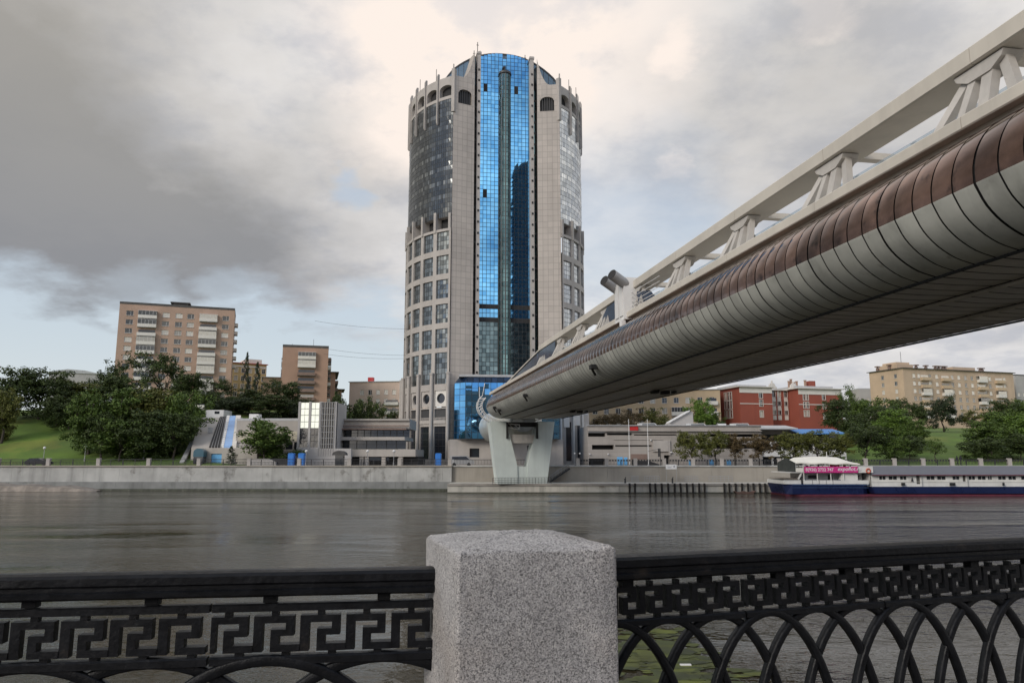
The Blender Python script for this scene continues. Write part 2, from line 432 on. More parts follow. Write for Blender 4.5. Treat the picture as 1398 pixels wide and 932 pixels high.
def key_mesh(zb, zt, wdt=.022, UN=5):
    """greek key band of one panel, with stubs into the bars above and below"""
    mb = MB(); p = PW / UN; h = zt - zb; y0, y1 = -.017, .017
    for i in range(UN):
        x = i * p
        S = [(-.07, .13, 0, 1), (.13, .80, .80, 1), (.62, .80, .44, .80), (.30, .62, .44, .62), (.30, .48, 0, .44), (.48, .93, 0, .20)]
        for k, (a, b, c, d) in enumerate(S):
            e = .0006 * k
            mb.box(x + a * p + (.004 if i == 0 and k == 0 else 0) + (.07 * p if i == 0 and k == 0 else 0), x + min(b * p, p - .003 if k != 5 else b * p), y0 - e, y1 + e, zb + c * h, zb + d * h)
        mb.box(x + .3 * p, x + .45 * p, y0 + .003, y1 - .003, zt - .001, zt + wdt)
        mb.box(x + .55 * p, x + .72 * p, y0 + .003, y1 - .003, zb - wdt, zb + .001)
    return mb
def bar_mesh(z0, z1, th=.02):
    mb = MB(); mb.prism([(-th, z0), (-th, z1 - .006), (-th + .006, z1), (th - .006, z1), (th, z1 - .006), (th, z0)], 'x', .004, PW - .004); return mb
def arch_mesh(r, rz_, zc, zbot, wd=.021):
    """one pointed-free round arch strap, legs straight down to the bottom bar"""
    mb = MB(); w, t = wd, .015; n = 36
    pts = [(r, zbot)] + [(r * math.cos(math.pi * i / n), zc + rz_ * math.sin(math.pi * i / n)) for i in range(n + 1)] + [(-r, zbot)]
    ring = []
    for i, p in enumerate(pts):
        a, b = pts[max(i - 1, 0)], pts[min(i + 1, len(pts) - 1)]
        dx, dz = b[0] - a[0], b[1] - a[1]; l = math.hypot(dx, dz); nx, nz = dz / l, -dx / l
        b0 = len(mb.v); ring.append(b0)
        for s, y in ((w, -t + .006), (w - .006, -t), (-w + .006, -t), (-w, -t + .006), (-w, t), (w, t)):
            mb.v.append(Vector((p[0] + nx * s, y, p[1] + nz * s)))
    for a, c in zip(ring, ring[1:]):
        for k in range(6): mb.f.append((a + k, a + (k + 1) % 6, c + (k + 1) % 6, c + k)); mb.m.append(0); mb.uv.append(None)
    return mb
def railing(label, loc, rz, ztop, npan, x0, topbar, zs, un=5, hs=1.0):
    zk1, zk0, zb1, zb0 = zs
    t = thing('iron_railing', label, 'railing', loc, rz)
    L = npan * PW
    h_ = handrail_mesh(L).build('handrail', M['iron'], t, (x0, 0, ztop - .106 * hs)); h_.scale = (1, 1, hs)
    key = key_mesh(zk0, zk1, .016, un).mesh('greek_key_band', M['iron']); lo = bar_mesh(zb0, zb1).mesh('lower_bar', M['iron'])
    up = bar_mesh(zk1 + .016, zk1 + .042).mesh('upper_bar', M['iron'])
    na = 3 if un > 5 else 2; ra, rb_ = (.32, .68) if un > 5 else (.56, .70)
    ar = arch_mesh(ra, rb_, zb0 - rb_ + .012, .16, .0145 if un > 5 else .019).mesh('arch', M['iron'], True)
    st = MB()
    st.box(PW / 2 - .022, PW / 2 + .022, -.02, .02, 0, 1)
    stub = st.mesh('handrail_support', M['iron'])
    for i in range(npan):
        x = x0 + i * PW
        link(key, 'greek_key_band', t, (x, 0, 0)); link(lo, 'lower_bar', t, (x, 0, 0))
        if topbar: link(up, 'upper_bar', t, (x, 0, 0))
        for q_ in (-PW / 4, PW / 4): so = link(stub, 'handrail_support', t, (x + q_, 0, zk1 + (.045 if topbar else .0))); so.scale = (1, 1, max(ztop - .104 * hs - so.location.z, .012))
        for k in range(na): link(ar, 'arch', t, (x + PW * (k + .5) / na, ((i * na + k) % 3 - 1) * .0055, 0))
        bt = bar_mesh(.10, .16); bt.build('bottom_bar', M['iron'], t, (x, 0, 0))
    for i in range(0, npan + 1, 2):
        b = MB(); b.box(-.018, .018, -.03, .03, 0, .1); b.build('foot', M['iron'], t, (x0 + i * PW + .02, 0, 0))
    return t
NL, NR = 7, 14
railing('black cast iron railing with flat Greek key band left of the granite post', (-.262, 2.765, 0), R(7.2), 1.212, NL, -NL * PW, True, (1.058, .94, .928, .90), 5, .84)
PW = .66
railing('black cast iron railing with tall crossing arches right of the granite post', (.262, 2.782, 0), R(17.4), 1.245, NR, 0, False, (1.132, 1.034, 1.018, .994), 6, .86)
# ================================================================ the covered footbridge
BRZ = R(10.1); BT, BS = 23.0, 121.0             # axis offset to the right of the camera, pier distance along the axis
def bw(s, w, z=0):                              # bridge coordinates -> world
    return Matrix.Rotation(BRZ, 3, 'Z') @ Vector((BT + w, s, z))
bridge = thing('covered_footbridge', 'long beige covered footbridge with bronze glazed tube crossing the river to the tower', 'bridge', bw(BS, 0), BRZ)
OFF = (0, BS, 0)                                 # parts are authored in (w, s, z)
S0, S1 = -45.0, 121.5
GREY = [(-4.7, 7.6), (-5.35, 7.78), (-5.95, 8.13), (-6.4, 8.58), (-6.66, 9.06), (-6.72, 9.2)]
BRON = [(-6.72, 9.2), (-6.70, 9.7), (-6.5, 10.3), (-6.1, 10.85), (-5.5, 11.25), (-4.6, 11.5)]
UND = [(-4.64, 7.6), (-3.2, 7.57), (-1.76, 7.6)], [(-1.64, 7.6), (0, 7.55), (1.64, 7.6)], [(1.76, 7.6), (3.2, 7.57), (4.64, 7.6)]
def refine(p, k=4):
    out = []
    for i in range(len(p) - 1):
        p0, p1, p2, p3 = p[max(i - 1, 0)], p[i], p[i + 1], p[min(i + 2, len(p) - 1)]
        for j in range(k):
            t = j / k
            out.append(tuple(.5 * ((2 * b) + (-a + c) * t + (2 * a - 5 * b + 4 * c - d) * t * t + (-a + 3 * b - 3 * c + d) * t ** 3) for a, b, c, d in zip(p0, p1, p2, p3)))
    return out + [p[-1]]
GREY, BRON = refine(GREY, 3), refine(BRON, 3)
def fl(p): return [(-a, b) for a, b in p]
def endscale(s):
    if s < 113: return 1.0
    t = min((s - 113) / 9.2, 1); return math.sqrt(max(1 - t * t * .75, 0))
def shell(name, profs, m, ring=.83, gap=.06, pillow=.012, inset=0.0, s0=S0, s1=S1, heavy=5, tilt=0.0):
    mb = MB(OFF); rr = random.Random(hash(name) % 1000 if False else len(name))
    s = s0; i = 0
    while s < s1 - .1:
        e = min(s + ring, s1)
        g2 = (.12 if heavy and i % heavy == 0 else gap) / 2
        a, b = s + g2, e - gap / 2
        for prof in profs:
            n = len(prof); rows = []
            dw, dz_ = rr.uniform(-tilt, tilt), rr.uniform(-tilt, tilt)
            for k, q in ((0, a), (1, a + .12), (2, (a + b) / 2), (1, b - .12), (0, b)):
                f = endscale(q); row = []
                for j, (w, z) in enumerate(prof):
                    w0, z0 = prof[max(j - 1, 0)]; w1, z1 = prof[min(j + 1, n - 1)]
                    tx, tz = w1 - w0, z1 - z0; l = math.hypot(tx, tz)
                    sg = 1 if (tz * w + -tx * (z - 9.4)) > 0 else -1
                    o = sg * (pillow * (0, .7, 1)[k] - inset)
                    x, y = w + tz / l * o + dw * (q - s - ring / 2), z - tx / l * o + dz_ * (q - s - ring / 2)
                    row.append((x * f, q, 9.6 + (y - 9.6) * f))
                b0 = len(mb.v); rows.append(b0); mb.v.extend([Vector(p) - mb.off for p in row])
            for r0, r1 in zip(rows, rows[1:]):
                for j in range(n - 1):
                    mb.f.append((r0 + j, r0 + j + 1, r1 + j + 1, r1 + j)); mb.m.append(0); mb.uv.append(None)
        s = e; i += 1
    return mb.build(name, m, bridge, smooth=True)
def solid_shell(name, prof, m, inset, s0=S0, s1=S1):
    mb = MB(OFF); rows = []
    for q in [s0 + (s1 - s0) * i / 90 for i in range(91)]:
        f = endscale(q) * (1 - inset / 6); b0 = len(mb.v); rows.append(b0)
        for w, z in prof: mb.v.append(Vector((w * f, q, 9.6 + (z - 9.6) * f)) - mb.off)
    n = len(prof)
    for a, c in zip(rows, rows[1:]):
        for k in range(n): mb.f.append((a + k, a + (k + 1) % n, c + (k + 1) % n, c + k)); mb.m.append(0); mb.uv.append(None)
    for r_ in (rows[0], rows[-1]): mb.f.append(tuple(r_ + k for k in range(n))); mb.m.append(0); mb.uv.append(None)
    return mb.build(name, m, bridge)
full = list(GREY) + BRON[1:] + fl(BRON)[::-1] + fl(GREY)[::-1][1:]
solid_shell('tube_frame', full, M['seam'], .07)
shell('grey_cladding', [GREY], M['panel_grey'], s1=108.0)
shell('grey_cladding', [fl(GREY)], M['panel_grey'], s1=108.0)
shell('bronze_glazing', [BRON], M['tube_glass'], tilt=.004)
shell('bronze_glazing', [fl(BRON)], M['tube_glass'], tilt=.004)
shell('underside_cladding', list(UND), M['panel_under'], gap=.08, heavy=0, s1=104.0, pillow=.008)
shell('end_cladding', [GREY, fl(GREY)], M['panel_grey'], ring=6.75, gap=.05, s0=108.0, heavy=0)
shell('end_underside', list(UND), M['panel_under'], ring=5.8, gap=.05, s0=104.0, heavy=0)
mb = MB(OFF)
for w in (-1.7, 1.7): mb.tube([(w, S0, 7.5), (w, 118, 7.5)], .075, 8); 
mb.build('drain_pipe', M['beam_strut'], bridge)
mb = MB(OFF)
for w in (-4.72, 4.72): mb.tube([(w, S0, 7.54), (w, 112, 7.54)], .05, 6)
mb.build('edge_rail', M['seam'], bridge)
for s in (63, 92):                                # small maintenance fittings under the tube
    mb = MB(OFF)
    mb.box(1.0, 1.5, s - .5, s + .5, 7.25, 7.5); mb.box(1.9, 2.5, s - .4, s + .4, 7.2, 7.5); mb.box(2.9, 3.2, s - .3, s + .3, 7.3, 7.5)
    mb.build('floodlight', M['seam'], bridge)
for s, w, z in ((55.5, -6.55, 8.6), (83, -6.55, 8.6), (106, -6.55, 8.7), (104, -6.2, 8.2)):
    mb = MB(OFF); mb.box(w - .35, w + .1, s - .35, s + .35, z - .18, z + .15); mb.bar((w - .2, s, z - .2), (w + .2, s + .5, z - .6), .14); mb.build('floodlight', M['seam'], bridge)
# deck and its edge beams
mb = MB(OFF); mb.box(-4.9, 4.9, S0, 119.5, 11.52, 11.9); mb.build('deck', M['beam'], bridge)
for sg in (-1, 1):
    mb = MB(OFF)
    prof = [(-5.32, 11.70), (-5.36, 11.74), (-5.36, 12.10), (-5.3, 12.16), (-4.98, 12.16), (-4.92, 12.1), (-4.92, 11.74)]
    s = S0
    while s < 119.6:
        e = min(s + 8.0, 120.4)
        mb.prism([(sg * a, b) for a, b in prof], 'y', s + .012, e - .012)
        s = e
    mb.build('edge_beam', M['beam'], bridge)
    mb = MB(OFF)
    prof = [(-4.8, 13.98), (-4.8, 14.5), (-4.74, 14.56), (-3.36, 14.56), (-3.3, 14.5), (-3.3, 13.98), (-3.38, 13.94), (-4.72, 13.94)]
    s = S0
    while s < 84.4:
        e = min(s + 8.0, 84.5)
        mb.prism([(sg * a, b) for a, b in prof], 'y', s + .012, e - .012)
        s = e
    mb.build('roof_beam', M['beam'], bridge)
# truss nodes: splayed struts between deck and roof beam
def strut(p, q, w, h): m_ = MB(); m_.bar(p, q, w, h, up=(1, 0, 0)); return m_
protos = [strut((-.45, 1.55, 0), (.30, .55, 1.86), .30, .26), strut((-.38, .52, 0), (.26, .30, 1.86), .30, .30), strut((-.38, -.42, 0), (.26, -.22, 1.86), .44, .30), strut((-.45, -1.65, 0), (.30, -.62, 1.86), .34, .26)]
strut_me = [m_.mesh('strut', M['beam_strut']) for m_ in protos]
gm_ = MB(); gm_.prism([(-1.0, 1.8), (-.9, 1.62), (-.45, 1.38), (.45, 1.38), (.9, 1.62), (1.0, 1.8)], 'x', -.12, .62)
gus = gm_.mesh('gusset', M['beam_strut'])
pl_ = MB(); pl_.prism([(-1.95, 0), (-1.35, .45), (-1.1, .75), (-1.3, .35), (-1.25, 0)], 'x', -.3, .15)
hau = pl_.mesh('haunch', M['beam_strut'])
nodes = [19 + 8 * k for k in range(-7, 9)]
for s in nodes:
    for sg in (-1, 1):
        nd = link(gus, 'truss_node', bridge, (sg * 4.52, s - BS - .1, 12.1)); nd.scale = (-sg, 1, 1)
        for me in strut_me: link(me, 'strut', nd)
        link(hau, 'haunch', nd)
    cb = MB(OFF); cb.box(-3.3, 3.3, s - .3, s + .1, 14.1, 14.4); cb.build('cross_tie', M['beam'], bridge)
# glass balustrade along the deck
gl = bpy.data.materials.new('balustrade_glass'); gl.use_nodes = True
g = G(gl.node_tree); bs = gl.node_tree.nodes['Principled BSDF']; out = gl.node_tree.nodes['Material Output']
bs.inputs['Base Color'].default_value = (.5, .56, .6, 1); bs.inputs['Roughness'].default_value = .05
tr = g.n('ShaderNodeBsdfTransparent', {0: (.86, .9, .93, 1)}); mx = g.n('ShaderNodeMixShader', {0: .28})
gl.node_tree.links.new(tr.outputs[0], mx.inputs[1]); gl.node_tree.links.new(bs.outputs[0], mx.inputs[2]); gl.node_tree.links.new(mx.outputs[0], out.inputs[0])
for sg in (-1, 1):
    mb = MB(OFF)
    s = S0
    while s < 76:
        mb.box(sg * 4.5 - .012, sg * 4.5 + .012, s + .02, s + 1.58, 12.0, 12.74); s += 1.6
    mb.build('glass_balustrade', gl, bridge)
    mb = MB(OFF); s = S0
    while s < 76:
        mb.tube([(sg * 4.44, s, 11.9), (sg * 4.44, s, 12.72)], .018, 6)
        mb.bar((sg * 4.44, s - .12, 12.72), (sg * 4.44, s + .12, 12.72), .03); s += 3.2
    mb.build('balustrade_clamp', M['grey_metal'], bridge)
# blue glass draught screens on the upper deck
M['screen_glass'] = mat('dark_blue_glazing', (.02, .045, .095), .12, spec=.15, metal=.0, var=.5, scale=.35, isl=((.012, .025, .05),), dirt=((.06, .15, .28), .4, .6))
def screen(name, pts, w=-4.66, m='screen_glass'):
    for sg in (-1, 1):
        mb = MB(OFF); mb.prism(pts, 'x', sg * w - .03, sg * w + .03); mb.build(name, M[m], bridge)
screen('glass_screen', [(53.4, 12.1), (53.4, 13.94), (57.8, 13.94), (61.4, 12.1)])
screen('glass_screen', [(46.6, 12.1), (48.0, 13.1), (50.6, 13.6), (50.6, 12.1)])
screen('glass_screen', [(76.5, 12.1), (76.5, 13.94), (84.5, 13.94), (92, 13.44), (100, 12.84), (108, 12.14)])
for sg in (-1, 1):                                # white trim over the sloping nose
    mb = MB(OFF)
    for a, b in (((84.5, 14.02), (92, 13.50)), ((92, 13.50), (100, 12.90)), ((100, 12.90), (108.5, 12.18))):
        mb.bar((sg * 4.66, a[0], a[1]), (sg * 4.66, b[0], b[1]), .3, .16)
    mb.build('nose_trim', M['beam'], bridge)
mb = MB(OFF)
mb.face([(-4.6, 84.5, 14.0), (4.6, 84.5, 14.0), (4.6, 92, 13.46), (-4.6, 92, 13.46)]); mb.face([(-4.6, 92, 13.46), (4.6, 92, 13.46), (4.6, 100, 12.86), (-4.6, 100, 12.86)]); mb.face([(-4.6, 100, 12.86), (4.6, 100, 12.86), (4.6, 108.4, 12.14), (-4.6, 108.4, 12.14)])
mb.build('nose_roof', M['screen_glass'], bridge)
# vent box with two slanted horn pipes
mb = MB(OFF)
mb.box(-5.55, -4.4, 51.0, 53.2, 11.6, 14.75); mb.box(-5.62, -5.56, 51.25, 52.0, 11.9, 14.4); mb.box(-5.7, -5.4, 51.2, 51.7, 11.0, 11.6)
mb.box(-5.62, -5.56, 52.2, 52.95, 11.9, 14.4)
vb = mb.build('vent_box', M['white_paint'], bridge)
for ds in (-.15, 1.75):
    p = MB(OFF); a = Vector((-5.3, 51.5 + ds, 14.3)); d = Vector((-.80, -.42, .34)).normalized()
    p.tube([a, a + d * 1.5], .40, 16, cap=False); p.build('vent_pipe', M['grey_metal'], bridge, smooth=True)
    p = MB(OFF); p.tube([a + d * 1.45, a + d * 1.49], .395, 16); p.build('vent_mouth', M['dark'], bridge)
mb = MB(OFF)
for z in (12.6, 12.9, 13.25, 13.6): mb.tube([(-4.95, 51, z), (-4.95, 45.5, z - .1)], .025, 5)
mb.build('pipe', M['white_paint'], bridge)
# pier: two splayed legs on a common foot
pier = MB(OFF)
zq = -2.63
def leg(sg):
    m_ = MB(OFF); y0, y1 = 119.4, 122.6
    poly = [(sg * 5.4, 7.4), (sg * 2.6, 7.4), (sg * 2.55, 7.0), (sg * .85, .2), (sg * .75, zq + .02), (sg * 4.05, zq + .02)]
    m_.prism(poly, 'y', y0, y1); return m_
pf = MB(OFF); pf.box(-.95, .95, 119.6, 122.4, zq, .15); pier = pf.build('pier', M['pier'], bridge)
for sg in (-1, 1): leg(sg).build('pier_leg', M['pier'], pier)
mb = MB(OFF); mb.box(-2.75, 2.6, 119.8, 122.2, 3.9, 5.3); mb.box(-2.75, 2.6, 119.9, 122.1, 6.6, 7.3, 1); mb.build('cross_beam', [M['beam_strut'], M['dark']], pier)
for w in (-2.55, 2.4):
    mb = MB(OFF); mb.box(w - .16, w + .16, 119.1, 119.35, 4.6, 7.2); mb.build('hydraulic_jack', M['dark'], pier)
mb = MB(OFF)
for w in (-5.0, -2, 2, 4.6): mb.tube([(w, 118.7, zq), (w, 118.7, zq + 1.0)], .035, 5)
for z in (.35, .68, 1.0): mb.tube([(-5.0, 118.7, zq + z), (4.6, 118.7, zq + z)], .03, 5)
for k in range(20): mb.tube([(-5 + k * .5, 118.7, zq), (-5 + k * .5, 118.7, zq + 1)], .018, 4)
mb.build('guard_rail', M['iron_far'], pier)
# curved white maintenance gantry hugging the end of the tube
mb = MB(OFF)
def gp(t, o):
    cx_, cz_ = 0, 9.9
    return Vector(((6.3 + o) * math.cos(t), 0, cz_ + (2.7 + o) * math.sin(t)))
for side in (1,):
    for q in (119.6, 121.2):
        for o in (.35, 1.05):
            mb.tube([Vector((0, q, 0)) + gp(math.pi * (.86 + .62 * i / 14), o) for i in range(15)], .07, 5)
    for i in range(15):
        t = math.pi * (.86 + .62 * i / 14); t2 = math.pi * (.86 + .62 * min(i + 1, 14) / 14)
        for q in (119.6, 121.2):
            mb.tube([Vector((0, q, 0)) + gp(t, .35), Vector((0, q, 0)) + gp(t2, 1.05)], .045, 4)
        mb.tube([Vector((0, 119.6, 0)) + gp(t, 1.05), Vector((0, 121.2, 0)) + gp(t2, 1.05)], .045, 4)
    mb.tube([Vector((-6.6, 119.7, 11.4)), Vector((-6.2, 119.7, 13.6))], .05, 4); mb.tube([Vector((-6.9, 121, 11.4)), Vector((-6.9, 121, 13.1))], .05, 4)
mb.build('maintenance_gantry', M['white_paint'], bridge)
# pale rounded link between tube end and the glass lobby
mb = MB(OFF); rows = []
for q, f in ((122.5, .55), (123.2, .8), (124.5, .95), (127, 1), (152, 1)):
    b0 = len(mb.v); rows.append(b0)
    for k in range(28):
        t = 2 * math.pi * k / 28; mb.v.append(Vector((3.9 * f * math.cos(t) + .7, q, 7.6 + 3.3 * f * math.sin(t))) - mb.off)
for a, c in zip(rows, rows[1:]):
    for k in range(28): mb.f.append((a + k, a + (k + 1) % 28, c + (k + 1) % 28, c + k)); mb.m.append(0); mb.uv.append(None)
mb.f.append(tuple(rows[0] + k for k in range(28))); mb.m.append(0); mb.uv.append(None)
mb.build('link_tube', M['panel_grey'], bridge, smooth=True)
# ================================================================ the round tower
TC = Vector((-4.5, 190, 0)); TRZ = R(10.1)
tower = thing('office_tower', 'tall round stone office tower with a blue glass centre strip and crown of arches', 'office tower', TC, TRZ)
RT = 23.0
A0 = R(35.3); BAY = R(11.4); NB = 9
def arcf(sg, rad=RT):
    return lambda u, z, d: ((rad - d) * sg * math.sin(u / rad), -(rad - d) * math.cos(u / rad), z)
def flatf(p, q):
    p, q = Vector(p), Vector(q); d = (q - p).normalized(); n = Vector((d.y, -d.x))   # outward normal (towards -y when p is left of q)
    return lambda u, z, dd: (p.x + d.x * u - n.x * dd, p.y + d.y * u - n.y * dd, z)
ROWS = [(18.3, 25.6)] + [(26.7 + 5.87 * k, 31.2 + 5.87 * k) for k in range(5)]
ua0, ua1 = A0 * RT, (A0 + BAY * NB) * RT
BW = BAY * RT                                    # bay width along the arc, about 4.6 m
for sg in (-1, 1):
    mb = MB(); f = arcf(sg, RT + .35)
    ops = []
    s_ = (RT + .35) / RT
    for b in range(NB):
        a = ua0 * s_ + b * BW * s_ + .55
        for z0, z1 in ROWS: ops.append((a, a + BW * s_ - 1.1, z0, z1))
        ops.append((a + .1, a + BW * s_ - 1.2, 1.2, 8.6)); ops.append((a + .1, a + BW * s_ - 1.2, 9.8, 12.6)); ops.append((a + .1, a + BW * s_ - 1.2, 12.9, 16.8))
    wall_grid(mb, f, ua0 * s_, ua1 * s_, 0, 55.3, ops, du=.95, reveal=.5)
    # ledge on top of the lower drum
    n = 60
    for i in range(n):
        t0, t1 = A0 + BAY * NB * i / n, A0 + BAY * NB * (i + 1) / n
        P_ = lambda r, t, z: (r * sg * math.sin(t), -r * math.cos(t), z)
        mb.face([P_(RT + .35, t0, 55.3), P_(RT + .35, t1, 55.3), P_(RT - 1.6, t1, 55.3), P_(RT - 1.6, t0, 55.3)])
        mb.face([P_(RT - 1.5, t0, 55.3), P_(RT - 1.5, t1, 55.3), P_(RT - 1.5, t1, 58.2), P_(RT - 1.5, t0, 58.2)], 1)
        mb.face([P_(RT, t0, 58.2), P_(RT, t1, 58.2), P_(RT - 1.6, t1, 58.2), P_(RT - 1.6, t0, 58.2)])
    mb.build('drum_wall', [M['stone_plain'], M['dark']], tower)
    # windows of the drum, one per bay and floor (only on bays that can be seen from the river side)
    for b in range(6):
        t = A0 + BAY * (b + .5); 
        for ri, (z0, z1) in enumerate(ROWS):
            w = BW * s_ - 1.1; r_ = RT - .08
            m_ = MB(); nx = 4; nz = 6 if ri == 0 else 4; h = z1 - z0
            for i in range(nx):
                for j in range(nz):
                    x0, x1 = -w / 2 + w * i / nx + .05, -w / 2 + w * (i + 1) / nx - .05
                    e = random.uniform(-.012, .012); e2 = random.uniform(-.012, .012)
                    m_.face([(x0, e, h * j / nz + .05), (x1, e2, h * j / nz + .05), (x1, e2 + e, h * (j + 1) / nz - .05), (x0, e, h * (j + 1) / nz - .05)])
            m_.face([(-w / 2, .06, 0), (w / 2, .06, 0), (w / 2, .06, h), (-w / 2, .06, h)], 1)
            o = m_.build('window', [M['win_tower'] if sg < 0 else M['curtain_bright_refl'], M['mullion']], tower, (r_ * sg * math.sin(t), -r_ * math.cos(t), z0), sg * t)  # right-hand windows take the glass colour with the bright reflection painted in
    # medallion panels, balconies and the tall ground floor glazing
    for b in range(5):
        t = A0 + BAY * (b + .5); w = BW - 1.2
        pos = lambda r: (r * sg * math.sin(t), -r * math.cos(t), 0)
        m_ = MB(); n = 24; h0, h1 = 12.95, 16.75; zc = 15.0; rc = 1.15
        sq = []
        for k in range(n):
            a = 2 * math.pi * k / n; c, s2 = math.cos(a), math.sin(a); q = 1 / max(abs(c), abs(s2)); sq.append((c * q * w * .46, zc + min(max(s2 * q * 1.9, h0 - zc), h1 - zc)))
        ci = [(rc * math.cos(2 * math.pi * k / n), zc + rc * math.sin(2 * math.pi * k / n)) for k in range(n)]
        for k in range(n):
            j = (k + 1) % n
            m_.face([(sq[k][0], -.12, sq[k][1]), (sq[j][0], -.12, sq[j][1]), (ci[j][0], -.12, ci[j][1]), (ci[k][0], -.12, ci[k][1])])
            m_.face([(ci[k][0], -.12, ci[k][1]), (ci[j][0], -.12, ci[j][1]), (ci[j][0], .35, ci[j][1]), (ci[k][0], .35, ci[k][1])], 1)
        m_.face([(x, .34, z) for x, z in ci], 2)
        m_.build('porthole_panel', [M['cream'] if b == 0 else M['stone_plain'], M['stone_plain'], M['win_dark']], tower, pos(RT), sg * t)
        m_ = MB(); m_.box(-w / 2, w / 2, -.55, .4, 9.2, 9.75); m_.box(-w / 2, w / 2, -.55, -.45, 9.75, 10.0)
        for k in range(9): m_.box(-w / 2 + w * k / 9 + .1, -w / 2 + w * k / 9 + .25, -.52, -.46, 10.0, 10.5)
        m_.box(-w / 2, w / 2, -.53, -.45, 10.5, 10.6)
        m_.build('balcony', M['stone_plain'], tower, pos(RT), sg * t)
        m_ = MB()
        for i in range(3):
            for j in range(5): m_.box(-w / 2 + w * i / 3 + .05, -w / 2 + w * (i + 1) / 3 - .05, 0, .05, 1.2 + 7.4 * j / 5 + .06, 1.2 + 7.4 * (j + 1) / 5 - .06)
        m_.box(-w / 2, w / 2, .06, .1, 1.2, 8.6, 1); m_.box(-w / 2, w / 2, .05, .1, 9.8, 12.6, 1)
        m_.build('lobby_glazing', [M['win_dark'], M['mullion']], tower, pos(RT), sg * t)
    for b in range(7):                               # round columns at the foot of the drum
        t = A0 + BAY * b; r_ = RT + .75
        m_ = MB(); m_.tube([(0, 0, 0), (0, 0, 20.5)], .42, 12); m_.tube([(0, 0, 20.5), (0, 0, 20.9)], .5, 12)
        m_.build('column', M['stone_plain'], tower, (r_ * sg * math.sin(t), -r_ * math.cos(t), 0), smooth=False)
    for b in range(1, 7):                            # pilasters on the belt of open slots
        t = A0 + BAY * b
        m_ = MB(); m_.box(-.35, .35, -.5, 1.6, 54.6, 59.6); m_.build('pilaster', M['stone_plain'], tower, ((RT + .1) * sg * math.sin(t), -(RT + .1) * math.cos(t), 0), sg * t)
    m_ = MB(); m_.box(-.3, .3, -.4, 1.5, 54.6, 59.0); m_.build('pilaster', M['stone_plain'], tower, (RT * sg * math.sin(A0 + .02), -RT * math.cos(A0 + .02), 0), sg * A0)
    # upper curtain wall: small panes on a dark grid
    m_ = MB(); npan = 46; rr = random.Random(sg + 5)
    for i in range(npan):
        t0, t1 = A0 + BAY * 6.6 * i / npan, A0 + BAY * 6.6 * (i + 1) / npan
        for j in range(26):
            z0, z1 = 58.3 + 30.2 * j / 26, 58.3 + 30.2 * (j + 1) / 26
            e, e2 = rr.uniform(-.012, .012), rr.uniform(-.012, .012); g_ = .05
            q0, q1 = t0 + g_ / RT, t1 - g_ / RT
            vision = j % 3 == 1 and (i % 7) not in (0, 4)
            P_ = lambda t, z, o: ((RT + o) * sg * math.sin(t), -(RT + o) * math.cos(t), z)
            m_.face([P_(q0, z0 + .05, e), P_(q1, z0 + .05, e2), P_(q1, z1 - .05, e2 - e), P_(q0, z1 - .05, e - e2)], 1 if vision else 0)
        m_.face([P_(t0, 58.2, -.06), P_(t1, 58.2, -.06), P_(t1, 88.6, -.06), P_(t0, 88.6, -.06)], 2)
    if sg < 0: m_.build('curtain_wall', [M['curtain_left'], mat('dark_reflection_vision', (.30, .305, .29), .1, metal=.6, var=.3, scale=.4, isl=((.12, .125, .12), .7)), M['mullion']], tower)
    else: m_.build('curtain_wall', [M['curtain_bright_refl'], mat('bright_reflection_vision', (.84, .86, .85), .05, metal=.85, var=.2, scale=.3), M['mullion_pale']], tower)  # vision panes on each side also carry the reflection in their base colour
    # crown: parapet with arched openings between finial posts
    m_ = MB(); f = arcf(sg, RT + .1); n = 14
    for b in range(NB):
        ub = ua0 + b * BW; ow = BW - .85
        zs0, spring, rise = 89.0, 91.0, .95
        prof = lambda x: spring + rise * math.sqrt(max(1 - (2 * x / ow) ** 2, 0)) if abs(x) < ow / 2 else zs0
        for k in range(n + 2):
            if k == 0: x0, x1 = -BW / 2, -ow / 2
            elif k == n + 1: x0, x1 = ow / 2, BW / 2
            else: x0, x1 = -ow / 2 + ow * (k - 1) / n, -ow / 2 + ow * k / n
            c = ub + BW / 2
            if k in (0, n + 1): m_.face([f(c + x0, 88.2, 0), f(c + x1, 88.2, 0), f(c + x1, 94.0, 0), f(c + x0, 94.0, 0)])
            else:
                p0, p1 = prof(x0 + 1e-6), prof(x1 - 1e-6)
                m_.face([f(c + x0, 88.2, 0), f(c + x1, 88.2, 0), f(c + x1, zs0, 0), f(c + x0, zs0, 0)])
                m_.face([f(c + x0, p0, 0), f(c + x1, p1, 0), f(c + x1, 94.0, 0), f(c + x0, 94.0, 0)])
                m_.face([f(c + x0, p0, 0), f(c + x1, p1, 0), f(c + x1, p1, 1.2), f(c + x0, p0, 1.2)])
                m_.face([f(c + x0, zs0, 0), f(c + x1, zs0, 0), f(c + x1, zs0, 1.2), f(c + x0, zs0, 1.2)])
                m_.face([f(c + x0, 88.5, 1.2), f(c + x1, 88.5, 1.2), f(c + x1, 93, 1.2), f(c + x0, 93, 1.2)], 1)
            m_.face([f(c + x0, 94.0, 0), f(c + x1, 94.0, 0), f(c + x1, 94.0, 1.5), f(c + x0, 94.0, 1.5)])
        for x in (-ow / 2, ow / 2): m_.face([f(c + x, zs0, 0), f(c + x, spring + .3, 0), f(c + x, spring + .3, 1.2), f(c + x, zs0, 1.2)])
    m_.build('crown', [M['stone_plain'], M['dark']], tower)
